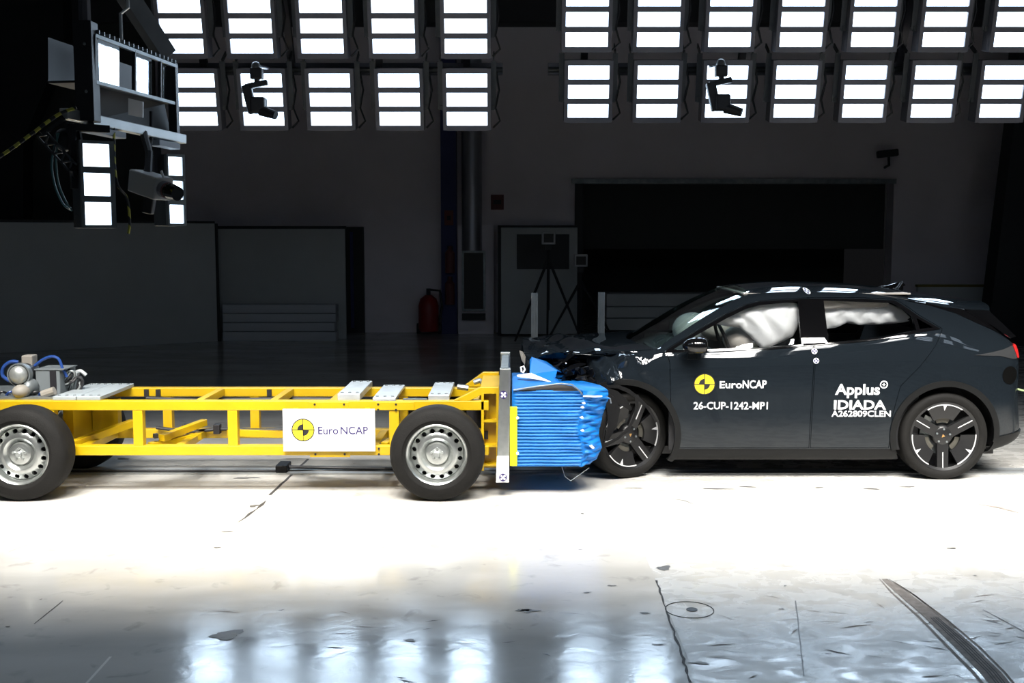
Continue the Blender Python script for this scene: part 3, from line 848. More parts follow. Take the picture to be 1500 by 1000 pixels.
# lamp heads
def rig_lamp(x0, x1, y0, y1, Y, ang):
    tl, br = P(x0, y0, Y), P(x1, y1, Y)
    h = tl.z - br.z; w = (br.x - tl.x) / math.cos(math.radians(ang)); dp = .16 * K
    c = (tl + br) / 2
    R = Euler((0, 0, math.radians(ang))).to_matrix()
    T = lambda x, y, z: c + R @ Vector((x, y, z))
    def rb(m, a0, a1, b0, b1, c0, c1):
        m.hexa([T(a0, b0, c0), T(a1, b0, c0), T(a1, b1, c0), T(a0, b1, c0), T(a0, b0, c1), T(a1, b0, c1), T(a1, b1, c1), T(a0, b1, c1)])
    m = MB(); rb(m, -w / 2, w / 2, .014, dp, -h / 2, h / 2)
    hs = m.build('lamp_head', M['housing_grey'], rig, bevel=.004)
    m = MB(); t = w * .09; g = .0115
    rb(m, -w / 2, -w / 2 + t, -.008, .014, -h / 2, h / 2); rb(m, w / 2 - t * 1.6, w / 2, -.008, .014, -h / 2, h / 2)
    zz = [-h / 2, -h / 6, h / 6, h / 2]
    for k in range(4): rb(m, -w / 2 + t, w / 2 - t * 1.6, -.008, .014, max(-h / 2, zz[k] - g), min(h / 2, zz[k] + g))
    m.build('lamp_frame', M['steel_grey'], hs)
    for k in range(3):
        m = MB(); rb(m, -w / 2 + t, w / 2 - t * 1.6, .0, .014, zz[k] + g, zz[k + 1] - g); m.build('lamp_glass', M['lamp_glass'], hs)
    m = MB(); e = .02; rb(m, -w / 2 - e, -w / 2, .035, .06, -.015, h / 2 + .055); rb(m, -w / 2 - e, w / 2, .035, .06, h / 2 + .035, h / 2 + .06)
    m.build('lamp_bracket', M['rig_dark'], rig)
    return T, w, h
T1, w1, h1_ = rig_lamp(121, 165, 206, 334, YN, 36)
T2, w2, h2_ = rig_lamp(246, 269, 226, 331, YF, 48)
for T, w, h, b in ((T1, w1, h1_, bn.lerp(bf, .18)), (T2, w2, h2_, bf)):
    MB().bar(T(0, .05, h / 2 + .05), b, .02, .02).build('lamp_drop', M['rig_dark'], rig)
# toothed arm on the near lamp
m = MB()
pa, pb = P(60, 195, YN - .03), P(107, 246, YN - .03)
e = V(.02, 0, .015)
m.bar(pa + e, pb + e, .008, .007); m.bar(pa - e, pb - e, .008, .007)
for k in range(8):
    s = 1 if k % 2 else -1
    m.bar(pa.lerp(pb, k / 8) + s * e, pa.lerp(pb, (k + 1) / 8) - s * e, .008, .006)
m.build('ladder_arm', M['housing_grey'], rig)
MB().tube([pb, T1(-w1 / 2, .07, 0.015)], .015).build('arm_pivot', M['rig_dark'], rig)
MB().tube([pa, bn + V(0, 0, -.02)], .014).build('arm_link', M['rig_dark'], rig)
for dx in (0, 6): MB().tube(smooth_path([P(86 - dx * .3, 195, YN), P(76 + dx, 235, YN), P(80 + dx, 270, YN), P(92 + dx, 298, YN), P(105, 308, YN + .04)]), .004, 6).build('cable', M['teal_cable'], rig, smooth=True)
MB().ball(P(94, 205, YN + .04), V(.05, .05, .06)[:]).build('cable_clump', M['ink_black'], rig, smooth=True)
for k in range(3): MB().bar(P(98 + 8 * k, 180, YN + .02), P(100 + 9 * k, 205, YN + .03), .01, .01).build('strap', M['ink_black'], rig)
# video camera
v0, v1 = P(201, 264, 4.36), P(240, 277, 4.24)
MB().bar(v0, v1, .115 * K, .125 * K).build('camera_body', M['camera_grey'], rig, bevel=.006)
lx = (v1 - v0).normalized()
MB().tube([v1, v1 + lx * .025], .033, 16).build('lens_mount', M['housing_dark'], rig)
MB().tube([v1 + lx * .025, v1 + lx * .034], .031, 16).build('lens_ring', M['sign_red'], rig)
MB().tube([v1 + lx * .034, v1 + lx * .05, v1 + lx * .095], [.030, .032, .027], 16).build('lens', M['gloss_black'], rig)
MB().tube([v0.lerp(v1, .4), v0.lerp(v1, .4) + V(-.02, .1, .18), bn.lerp(bf, .62)], .015).build('camera_arm', M['ink_black'], rig)
MB().tube([bn.lerp(bf, .70) + V(0, 0, .12), bn.lerp(bf, .72) + V(0, -.05, -.05), v0.lerp(v1, .3) + V(0, 0, .05)], .007).build('cable', M['ink_black'], rig, smooth=True)
MB().bar(v0.lerp(v1, .5) + V(0, 0, -.06), v0.lerp(v1, .5) + V(-.02, 0, -.16), .04, .04).build('camera_shoe', M['ink_black'], rig, bevel=.006)
MB().tube([P(236, 250, 4.24), P(241, 264, 4.24)], .005).build('aerial', M['white_paint'], rig)
tag(rig, 'hanging metal camera rig with two lamp heads and a video camera', 'camera rig')
rope = MB().tube(smooth_path([P(-60, 262, 3.8), P(0, 229, 3.84), P(45, 197, 3.87), P(85, 168, 3.90), P(112, 158, 3.915)]), .0062, 8).build('striped_rope', M['rope_yellow'], None, smooth=True)
tag(rope, 'yellow and black striped rope leading from the hanging rig to the left', 'rope')
rope2 = MB().tube(smooth_path([bn.lerp(bf, .40) + V(0, -.045, 0), P(170, 262, 4.1), P(186, 290, 4.15), P(190, 325, 4.15), P(188, 342, 4.15)]), .005, 8).build('striped_rope', M['rope_yellow'], None, smooth=True)
tag(rope2, 'yellow and black striped rope dangling between the rig lamp heads', 'rope')

# ================================================================ crash trolley
TN, TF = 7.72, 8.46                      # near and far frame faces
TX = lambda px, Y=TN: P(px, 600, Y).x
ZT1, ZT0 = .677, .607                    # top rail
ZB1, ZB0 = .352, .281                    # bottom rail
trolley = empty('crash_trolley', (TX(330), 8.1, 0))
tag(trolley, 'yellow steel crash trolley with a blue ribbed barrier at its front', 'trolley')
YP = M['yellow_paint']
XL, XR = -4.35, TX(716)
for Y0, Y1 in ((TN, TN + .07), (TF - .07, TF)):
    MB().box(XL, XR, Y0, Y1, ZT0, ZT1).build('top_rail', YP, trolley, bevel=.006)
    MB().box(TX(30), TX(716), Y0, Y1, ZB0, ZB1).build('bottom_rail', YP, trolley, bevel=.006)
    for a, b in ((66, 79), (194, 208), (333, 347), (470, 484), (570, 584)):
        MB().box(TX(a), TX(b), Y0 + .002, Y1 - .002, ZB1, ZT0).build('upright', YP, trolley)
# flat seam plates with bolt holes
for a, b in ((453, 511), (551, 607)):
    MB().box(TX(a), TX(b), TN - .006, TN, ZT0 + .004, ZT1 - .01).build('splice_plate', YP, trolley, bevel=.002)
for a, b, y in ((461, 592, 0), (504, 592, 0), (554, 592, 0), (580, 592, 0), (554, 600, 0), (580, 600, 0), (462, 665, 1), (505, 665, 1), (555, 657, 1), (555, 665, 1)):
    p = P(a, b, TN - .006)
    MB().lathe([(0, -.004), (.008, -.004), (.008, .004), (0, .004)], p, 10).build('bolt', M['ink_black'], trolley)
MB().box(TX(453), TX(512), TN - .005, TN, P(480, 669, TN).z, P(480, 652, TN).z).build('splice_plate', YP, trolley)
# cross members
for px in (60, 282, 392, 480, 560, 690):
    MB().box(TX(px), TX(px) + .055, TN + .07, TF - .07, ZT0 + .01, ZT1 - .003).build('cross_member', YP, trolley, bevel=.004)
for px in (110, 250, 420, 540):
    MB().box(TX(px), TX(px) + .06, TN + .07, TF - .07, ZB0 + .01, ZB1 - .005).build('lower_cross_member', YP, trolley, bevel=.004)
def brace(pa, pb, w=.055, name='brace'):
    MB().bar(pa, pb, w, w).build(name, YP, trolley, bevel=.003)
zc = ZB1 + .02
brace((TX(95), TN + .1, ZB0 + .06), (TX(150), TF - .12, ZB1 + .06))
brace((TX(226), TN + .14, ZB0 + .10), (TX(262), TF - .1, ZB1 + .06), .05)
brace((TX(211), TN + .10, ZB0 + .05), (TX(262), TF - .25, ZB0 + .05), .05)
brace((TX(300), TF - .10, ZB0 + .05), (TX(520), TN + .14, ZB0 + .11), .05)
brace((TX(560), TN + .09, ZB0 + .05), (TX(610), TF - .1, ZB1 + .06))
MB().bar(P(228, 641, TN + .118), P(228, 635, TN + .116), .03, .03).build('tube_end', M['ink_black'], trolley)
# gearbox/axle beams
for px in (28, 640):
    X = P(px, 667, 7.5).x
    MB().tube([(X, 7.62, .332), (X, 8.62, .332)], .045, 16).build('axle', M['steel_grey'], trolley, smooth=True)
    MB().box(X - .12, X + .12, TN + .1, TF - .1, .26, .42).build('axle_carrier', YP, trolley, bevel=.01)
# hoses along the frame
def hose(pts, r, m='dark_rubber_hose', name='hose'):
    return MB().tube(smooth_path(pts), r, 8).build(name, M[m], trolley, smooth=True)
hose([(TX(170), TF - .09, .60), (TX(250), TF - .1, .585), (TX(330), TF - .1, .59), (TX(400), TF - .1, .595), (TX(480), TF - .1, .59)], .016)
hose([(TX(185), TF - .1, .37), (TX(240), TF - .12, .345), (TX(290), TF - .1, .36), (TX(350), TF - .1, .35), (TX(440), TF - .1, .37)], .014)
for px in (228, 277): MB().box(TX(px), TX(px) + .05, TF - .14, TF - .07, .325, .40).build('hose_clip', M['ink_black'], trolley, bevel=.006)
for px in (217, 234, 325, 395): MB().box(TX(px, TF), TX(px, TF) + .035, TF - .085, TF - .068, .61, .665).build('clip', M['ink_black'], trolley)
# dark drum and plates seen behind the rear wheel
MB().box(TX(75), TX(90), TN + .2, TF - .1, ZB1, ZT0).build('stay_plate', YP, trolley)
MB().box(TX(92), TX(132), TF - .2, TF - .12, ZB1 + .02, ZT0).build('stay_plate', YP, trolley)
# aluminium ballast planks across the frame
def plank(xa, xb, z1, th, y0, y1, mt='plank_aluminium', dots=True, name='ballast_plank'):
    o = MB().box(xa, xb, y0, y1, z1 - th, z1).build(name, M[mt], trolley, bevel=.004)
    if dots:
        for k in range(3):
            for yy in (y0 + .05, y1 - .05):
                MB().lathe([(0, 0), (.011, 0), (.011, .006), (0, .006)], (xa + (xb - xa) * (k + .5) / 3, yy, z1), 8, 'z').build('bolt_head', M['steel_grey'], o)
    return o
plank(TX(76), TX(110), .705, .028, TN + .02, TF - .02)
plank(TX(111), TX(146), .705, .028, TN + .02, TF - .02)
plank(TX(494), TX(527), .725, .048, TN + .02, TF - .02, 'aluminium')
plank(TX(546), TX(580), .700, .023, TN + .0, TF - .06, 'aluminium')
plank(TX(627), TX(658), .715, .038, TN + .02, TF - .02, 'aluminium')
MB().box(TX(590), TX(625), TN + .02, TN + .07, ZT1, ZT1 + .008).build('strip', M['wheel_silver'], trolley)
# pneumatic unit at the rear
Yc = 8.0
def ellip(px, py, r, Y, mt, name, ring=None):
    c = P(px, py, Y)
    o = MB().ball(c, r, 20, 12).build(name, M[mt], trolley, smooth=True)
    return o, c
o, c = ellip(27, 549, (.068, .05, .068), 7.85, 'hub_grey', 'pressure_tank')
MB().lathe([(.074, .0), (.084, .0), (.084, .05), (.074, .05)], (c.x, c.y, c.z), 28, closed=True).build('tank_band', M['steel_grey'], o, smooth=True)
MB().lathe([(.0, .05), (.074, .05), (.074, .20), (.0, .22)], (c.x, c.y, c.z), 24).build('tank_rear', M['black_plastic'], o, smooth=True)
o, c = ellip(31, 573, (.06, .07, .05), 7.82, 'beige_plastic', 'valve_drum')
o, c = ellip(45, 566, (.05, .08, .06), 7.9, 'steel_grey', 'valve_drum')
q = P(34, 535, 8.0); q2 = P(49, 520, 8.0)
MB().box(q.x, q2.x, 7.97, 8.07, P(40, 560, 8).z, q2.z).build('control_box', M['beige_plastic'], trolley, bevel=.008)
a, b = P(53, 578, 7.95), P(87, 542, 7.95)
o = MB().box(a.x, b.x, 7.95, 8.25, ZT1, b.z).build('battery_box', M['box_grey'], trolley, bevel=.006)
MB().box(P(73, 560, 7.94).x, P(82, 560, 7.94).x, 7.942, 7.952, ZT1 + .01, b.z - .004).build('dark_strip', M['ink_black'], o)
MB().box(a.x - .005, b.x + .03, 7.945, 8.2, b.z, b.z + .008).build('lid', M['box_grey'], o)
MB().box(XL + .1, TX(76), TN + .06, TF - .05, ZT1, ZT1 + .015).build('deck_plate', M['steel_grey'], trolley)
hose([P(27, 530, 7.9), P(15, 530, 7.9), P(5, 538, 7.9), P(4, 550, 7.9), P(14, 558, 7.9)], .013, 'blue_hose')
hose([P(48, 538, 8.0), P(62, 527, 8.0), P(76, 522, 8.0), P(86, 526, 8.0), P(92, 540, 8.0), P(98, 552, 8.0)], .011, 'blue_hose')
rr = random.Random(4)
for k in range(18):
    x = 86 + rr.random() * 32; y = 540 + rr.random() * 14
    pts = [P(84 + rr.random() * 12, 566, 8.05), P(x - 6, y + 6, 8.05), P(x, y, 8.08 + rr.random() * .1), P(x + 8, y + rr.random() * 10, 8.1), P(x + 4, 572, 8.1)]
    hose(pts, .006 + .004 * rr.random(), rr.choice(['dark_rubber_hose', 'steel_grey', 'dark_rubber_hose', 'hub_grey']), 'wire')
hose([P(112, 545, 8.1), P(118, 543, 8.1), P(126, 549, 8.1)], .014, 'aluminium', 'fitting')
for k in range(6):
    hose([P(-5 + 12 * k, 582, 7.9), P(2 + 12 * k, 574, 7.85), P(10 + 13 * k, 576, 7.9), P(20 + 12 * k, 583, 7.95)], .009, rr.choice(['dark_rubber_hose', 'blue_hose', 'steel_grey']), 'wire')
MB().tube([P(62, 578, 7.84), P(80, 572, 7.84)], .03, 10).build('fitting', M['beige_plastic'], trolley)
# raised front brackets carrying the barrier plate
def bracket(Y0, Y1, pts):
    poly = [(P(x, y, Y0).x, P(x, y, Y0).z) for x, y in pts]
    MB().prism(poly, Y0, Y1).build('front_bracket', YP, trolley, bevel=.004)
bracket(TN + .003, TN + .06, [(664, 587), (704, 567), (731, 567), (731, 577), (708, 577), (688, 587)])
bracket(TF - .06, TF - .003, [(678, 566.5), (708, 545), (731, 545), (731, 560), (712, 560), (704, 566.5)])
MB().box(TX(704), TX(731), TN + .06, TF - .06, P(710, 567, TN).z - .03, P(710, 567, TN).z).build('bracket_top', YP, trolley)
xa, xb = TX(705), TX(731)
MB().box(xa, xa + .018, TN, TF, .17, .77).build('front_plate', YP, trolley)
MB().box(xa, xb, TN + .10, TN + .115, .17, .75).build('web_plate', YP, trolley)
for z in (.52, .34, .20): MB().box(xa, xb, TN + .01, TF, z, z + .014).build('rib', YP, trolley)
MB().box(xb - .02, xb, TN, TF, .17, .77).build('front_plate', YP, trolley)
p = P(713, 637, TN + .09); MB().box(p.x - .018, p.x + .01, TN + .085, TN + .1, p.z - .03, p.z + .03).build('slot', M['ink_black'], trolley)
MB().box(TX(681), TX(704), TN + .3, TN + .35, .47, .605).build('dark_plate', M['ink_black'], trolley)
MB().tube([P(694, 560, 8.2), P(703, 557, 8.2), P(706, 560, 8.2)], .02).build('coupling', M['steel_grey'], trolley)
MB().tube([P(670, 566, 8.2), P(686, 568, 8.2)], .022).build('coupling', M['wheel_silver'], trolley)
# steel backing plate and end posts
bxa, bxb = P(731, 620, 7.64).x, P(747, 620, 7.64).x
zt, zb = P(740, 540, 7.62).z, P(740, 706, 7.62).z
MB().box(bxa + .012, bxb - .012, 7.70, 8.72, zb + .02, zt - .02).build('backing_plate', M['steel_grey'], trolley)
post = MB().prism([(P(727, 706, 7.62).x, zb), (P(745, 706, 7.62).x, zb), (P(748, 540, 7.62).x, zt), (P(732, 540, 7.62).x, zt)], 7.62, 7.70).build('end_post', M['wheel_silver'], trolley, bevel=.004)
MB().prism([(P(727, 706, 7.615).x - .002, zb), (P(745, 706, 7.615).x + .002, zb), (P(745.7, 668, 7.615).x, P(737, 668, 7.615).z), (P(728, 668, 7.615).x, P(737, 668, 7.615).z)], 7.614, 7.62).build('white_label', M['white_paint'], post)
MB().box(bxa, bxb, 8.70, 8.78, zb, zt).build('end_post', M['wheel_silver'], trolley, bevel=.004)
def target_mark(px, py, r, Y, parent):
    c = P(px, py, Y)
    MB().lathe([(0, -.002), (r, -.002), (r, 0), (0, 0)], c, 24).build('target_disc', M['ink_violet'], parent)
    m = MB()
    for a in (45, 135, 225, 315):
        x, z = c.x + r * .55 * math.cos(math.radians(a)), c.z + r * .55 * math.sin(math.radians(a))
        m.lathe([(0, -.004), (r * .27, -.004), (r * .27, -.002), (0, -.002)], (x, c.y, z), 10)
    m.lathe([(0, -.004), (r * .25, -.004), (r * .25, -.002), (0, -.002)], c, 10)
    m.build('target_dots', M['white_paint'], parent)
target_mark(737.5, 578, .028, 7.618, post)
target_mark(736.8, 699, .028, 7.612, post)
# fluorescent strip beside the post
a, b = P(747, 682, 7.66), P(757.5, 596, 7.66)
st = MB().box(a.x, b.x, 7.65, 7.70, a.z, b.z).build('yellow_strip', M['bright_yellow'], trolley, bevel=.003)
for y in (612, 664):
    q = P(758, y, 7.655); MB().ball(q, .012, 8, 6).build('rivet', M['white_paint'], st)
# Euro NCAP sign
def flat_decal(name, vs, fs, mt, parent, Y, th=.0015):
    m = MB(); m.add([(x, Y, z) for x, z in vs], fs)
    return m.build(name, mt, parent)
def ncap_logo(cx, cz, r, parent, put):
    put('logo_disc', *disc_sector(cx, cz, 0, r, 0, 360, 40), M['logo_yellow'], 0)
    put('logo_ring', *disc_sector(cx, cz, r * .94, r * 1.03, 0, 360, 40), M['ink_black'], 1)
    vs, fs = disc_sector(cx, cz, 0, r * .52, 90, 180, 10)
    v2, f2 = disc_sector(cx, cz, 0, r * .52, 270, 360, 10); n = len(vs); vs += v2; fs += [tuple(i + n for i in f) for f in f2]
    t = r * .035
    for q in ([(cx - t, cz - r), (cx + t, cz - r), (cx + t, cz + r), (cx - t, cz + r)], [(cx - r, cz - t), (cx + r, cz - t), (cx + r, cz + t), (cx - r, cz + t)]):
        n = len(vs); vs += q; fs.append((n, n + 1, n + 2, n + 3))
    put('logo_quadrants', vs, fs, M['ink_black'], 2)
SY = TN - .03
a, b = P(415, 661, SY), P(549, 599, SY)
sign_o = MB().box(a.x, b.x, SY, SY + .012, a.z, b.z).build('sign_board', M['white_paint'], trolley, bevel=.003)
sign_o['label'] = 'white Euro NCAP sign board on the yellow trolley frame'
for px in (430, 535): MB().box(P(px, 630, SY).x, P(px, 630, SY).x + .03, SY + .012, TN + .0, ZT0 - .02, ZT0 + .02).build('sign_bracket', YP, sign_o)
def put_sign(name, vs, fs, mt, lay): flat_decal(name, vs, fs, mt, sign_o, SY - .0012 - lay * .0007)
c = P(444, 629.5, SY); ncap_logo(c.x, c.z, P(460.4, 629, SY).x - c.x, sign_o, put_sign)
def put_text(name, s, px0, px1, py0, py1, mt, Y, put, lay=0, offset=.0):
    vs, fs = text_polys(s, offset)
    a = P(px0, py1, Y); b = P(px1, py0, Y)
    vs = [(a.x + v[0] * (b.x - a.x), a.z + v[1] * (b.z - a.z)) for v in vs]
    put(name, vs, fs, mt, lay)
put_text('lettering', 'Euro', 466, 495.5, 624.5, 636, M['ink_violet'], SY, put_sign, offset=.014)
put_text('lettering', 'NCAP', 499, 539, 624.5, 636, M['ink_violet'], SY, put_sign, offset=.014)

# wheels of the trolley
def trolley_wheel_mesh():
    t = MB()
    R, r = .333, .215
    t.lathe([(r - .01, .01), (r + .005, -.004), (r + .03, -.012), (R - .09, -.018), (R - .045, -.012), (R - .02, .004), (R - .005, .026), (R, .06), (R, .15),
             (R - .005, .185), (R - .03, .215), (r + .02, .22), (r - .01, .2)], (0, 0, 0), 72, closed=True)
    tyre = t.mesh('tyre')
    rim = MB()
    rim.lathe([(.0, .028), (.05, .028), (.075, .036), (.085, .060), (.095, .048), (.115, .030), (.135, .030), (.148, .040), (.180, .052), (.186, .062), (.190, .040), (.194, .012), (.203, -.001), (.211, -.006), (.218, .0), (.218, .02),
               (.205, .03), (.196, .19), (.186, .19), (.184, .075), (.14, .055), (.10, .075), (.0, .075)], (0, 0, 0), 64)
    me = rim.mesh('rim')
    cut = MB()
    for k in range(16):
        a = 2 * math.pi * (k + .5) / 16
        x, z = .163 * math.cos(a), .163 * math.sin(a)
        cut.lathe([(0, -.05), (.0165, -.05), (.0165, .3), (0, .3)], (x, 0, z), 14)
    me = boolean(me, cut.mesh('cut'))
    return tyre, me
tw_tyre, tw_rim = trolley_wheel_mesh()
hubm = MB(); hubm.lathe([(0, -.002), (.016, -.002), (.022, .004), (.022, .02), (.030, .026), (.058, .030), (.058, .04), (0, .04)], (0, 0, 0), 24)
bolt = MB(); bolt.lathe([(0, .014), (.009, .014), (.010, .018), (.010, .04), (0, .04)], (0, 0, 0), 6)
hub_me, bolt_me = hubm.mesh('hub'), bolt.mesh('bolt')
back = MB().lathe([(0, .10), (.19, .10), (.19, .12), (0, .12)], (0, 0, 0), 32).mesh('brake')
for me, mt in ((tw_tyre, 'rubber'), (tw_rim, 'wheel_silver'), (hub_me, 'hub_grey'), (bolt_me, 'hub_grey'), (back, 'ink_black')):
    me.materials.clear(); me.materials.append(M[mt])
def trolley_wheel(px, near):
    X = P(px, 667, 7.5).x; Y = 7.48 if near else 8.72
    s = 1 if near else -1
    tr = Matrix.Translation((X, Y, .333)) @ Matrix.Diagonal((1, s, 1, 1))
    w = link_mesh('wheel', tw_tyre.copy(), None, trolley, smooth=True); w.data.transform(tr)
    if not near: w.data.flip_normals()
    subs = [('rim', tw_rim, 1)] + ([('brake_disc', back, 0)] if near else []) + ([('hub', hub_me, 1)] if near else [])
    for nm, me, smo in subs:
        me2 = me.copy(); me2.transform(tr)
        if not near: me2.flip_normals()
        link_mesh(nm, me2, None, w, smooth=True, angle=40)
    if near:
        for k in range(5):
            a = 2 * math.pi * k / 5 + .3
            me2 = bolt_me.copy(); me2.transform(Matrix.Translation((.04 * math.cos(a), 0, .04 * math.sin(a)))); me2.transform(tr)
            link_mesh('wheel_bolt', me2, None, w)
for px in (28, 640):
    trolley_wheel(px, True); trolley_wheel(px, False)

# blue deformable barrier
BY0, BY1 = 7.68, 8.66
bx0 = P(750, 620, BY0).x
zlo, zhi = P(800, 683, BY0).z, P(800, 571, BY0).z
NR = 23
def right_edge(t):      # t 0 bottom .. 1 top, in photo columns
    return float(np.interp(t, [0, .06, .2, .4, .6, .85, .97, 1], [868, 876, 884, 879, 884, 892, 893, 889]))
rows = []
NV = NR * 5
rb_ = random.Random(11)
kx = [rb_.uniform(0, 6.28) for _ in range(8)]
for j in range(NV + 1):
    t = j / NV; z = zlo + (zhi - zlo) * t
    ph = (t * NR) % 1.0
    ridge = .010 * (1 - min(1, abs(ph - .5) / .38) ** 3)
    row = []
    xe = P(right_edge(t), 620, BY0).x; xc = P(848 + 4 * math.sin(9 * t), 620, BY0).x
    # ribbed near face
    for k in range(26):
        u = k / 25; x = bx0 + (xc - bx0) * u
        rr_ = ridge if .05 < u else 0
        y = BY0 - rr_ + .012 * sm(.55, 1, u) * math.sin(5 * t * 6.28 + kx[0])* .5 - .004 * math.sin(11 * u + 9 * t)
        row.append((x, y, z))
    # crumpled end
    for k in range(1, 15):
        u = k / 14; x = xc + (xe - xc) * u
        cr = (.010 * math.sin(40 * t + 4 * u + kx[1]) + .007 * math.sin(74 * t - 6 * u + kx[2]) + .004 * math.sin(131 * t + 3 * u)) * min(1, 3 * u) + .010 * math.sin(11 * t + 2 * u)
        y = BY0 + .012 + cr + .10 * u ** 3 - .022 * math.exp(-((u - .06) / .08) ** 2)
        row.append((x, y, z + .004 * math.sin(9 * u + 12 * t + kx[3])))
    # hidden side against the car, then the back
    row += [(xe - .03, BY0 + .26, z), (bx0 + .56, BY0 + .44, z), (bx0 + .48, BY0 + .6, z), (bx0 + .40, BY1 - .1, z), (bx0 + .34, BY1, z), (bx0, BY1, z)]
    rows.append(row)
m = MB(); n = len(rows[0])
m.add([p for r_ in rows for p in r_], [(j * n + k, j * n + (k + 1) % n, (j + 1) * n + (k + 1) % n, (j + 1) * n + k) for j in range(NV) for k in range(n)])
cb_ = len(m.v); m.v += [(bx0 + .3, 8.2, zlo), (bx0 + .3, 8.2, zhi)]
for k in range(n):
    m.f.append((cb_, (k + 1) % n, k)); m.f.append((cb_ + 1, NV * n + k, NV * n + (k + 1) % n))
barrier = m.build('barrier_block', M['barrier_blue'], trolley, smooth=True, angle=50)
barrier['label'] = 'blue ribbed deformable barrier crushed against the car front'
# plain border on the left of the ribs and the folded top skin
def sheet(name, pts, mt, parent, th=.006):
    vs = [Vector(p) for p in pts]; nn = (vs[1] - vs[0]).cross(vs[2] - vs[0]).normalized() * th
    n = len(vs)
    mm_ = MB().add([p for p in vs] + [p + nn for p in vs], [tuple(range(n)), tuple(range(2 * n - 1, n - 1, -1))] + [(i, (i + 1) % n, n + (i + 1) % n, n + i) for i in range(n)])
    return mm_.build(name, M[mt], parent)
sheet('top_skin', [P(750, 571, 7.70), P(790, 567, 7.75), P(822, 561, 7.85), P(812, 559, 8.1), P(786, 549, 8.25), P(752, 552, 8.1)], 'barrier_blue', barrier)
sheet('torn_flap', [P(776, 550, 8.0), P(812, 560, 7.95), P(816, 544, 8.05), P(779, 524, 8.1), P(776, 528, 8.1)], 'barrier_blue', barrier, .012)
sheet('torn_flap', [P(779, 524, 8.1), P(816, 544, 8.05), P(822, 546, 8.35), P(800, 530, 8.4)], 'barrier_blue', barrier)
sheet('white_fold', [P(757, 549, 8.0), P(770, 547, 8.02), P(778, 546, 8.0), P(808, 559, 7.9), P(782, 554, 7.95), P(758, 551, 7.98)], 'white_paint', barrier, .004)
sheet('torn_flap', [P(810, 551, 7.9), P(817, 556, 7.88), P(820, 563, 7.87), P(813, 562, 7.88)], 'barrier_blue', barrier, .004)
sheet('shaded_gap', [P(752, 572.5, 7.672), P(792, 566, 7.70), P(822, 563, 7.70), P(838, 565, 7.69), P(848, 572, 7.676)], 'gap_shade', barrier, .006)  # flat black sheet in place of a recess, shade put into its colour
edge = [P(752, 571, 7.665), P(792, 565, 7.66), P(822, 561.5, 7.66), P(838, 563, 7.66), P(848, 571, 7.66), P(853, 578, 7.66)]
MB().tube(edge, .005, 6).build('bent_edge', M['steel_grey'], barrier, smooth=True)
sheet('corner_skin', [P(853, 580, 7.67), P(893, 584, 7.72), P(884, 577, 7.85), P(872, 570, 8.0), P(860, 568, 8.0)], 'barrier_blue', barrier)
MB().tube([P(854, 580, 7.665), P(870, 580.5, 7.67), P(882, 580, 7.68)], .006, 6).build('bent_edge', M['white_paint'], barrier, smooth=True)
MB().tube([P(870, 569, 7.9), P(882, 577, 7.8), P(894, 584, 7.72), P(895, 590, 7.75)], .005, 6).build('bent_edge', M['steel_grey'], barrier, smooth=True)
for k, (x, y) in enumerate(((855, 590), (853, 596), (852, 611), (853, 630), (866, 653), (868, 655))):
    sheet('paint_chip', [P(x - 3, y, 7.64), P(x + 1, y - 2, 7.64), P(x + 3, y + 1, 7.64), P(x, y + 2, 7.64)], 'white_paint', barrier, .002)
# torn plastic film hanging under the barrier
fl = sheet('plastic_film', [P(823, 684, 7.75), P(828, 698, 7.74), P(836, 705, 7.73), P(846, 697, 7.74), P(863, 685, 7.76)], 'film', barrier, .003)
MB().tube([P(823, 684, 7.74), P(828, 698, 7.73), P(836, 704, 7.72), P(846, 697, 7.73), P(863, 685, 7.75)], .003, 5).build('film_edge', M['steel_grey'], barrier)
# sheared bits at the top corner of the barrier
sheet('torn_plate', [P(761, 513, 8.4), P(766, 515, 8.4), P(770, 522, 8.38), P(769, 534, 8.38), P(764, 526, 8.4)], 'beige_plastic', barrier, .01)
MB().tube([P(764, 545, 8.1), P(763, 538, 8.1), P(767, 536, 8.1), P(769, 541, 8.1), P(766, 546, 8.1)], .008, 6).build('wire', M['white_paint'], barrier, smooth=True)

# ================================================================ the car
CY = 9.05                                   # centre line of the car
car = empty('car', (2.1, CY, 0))
tag(car, 'dark grey-blue hatchback with its front crushed into the blue barrier', 'car')
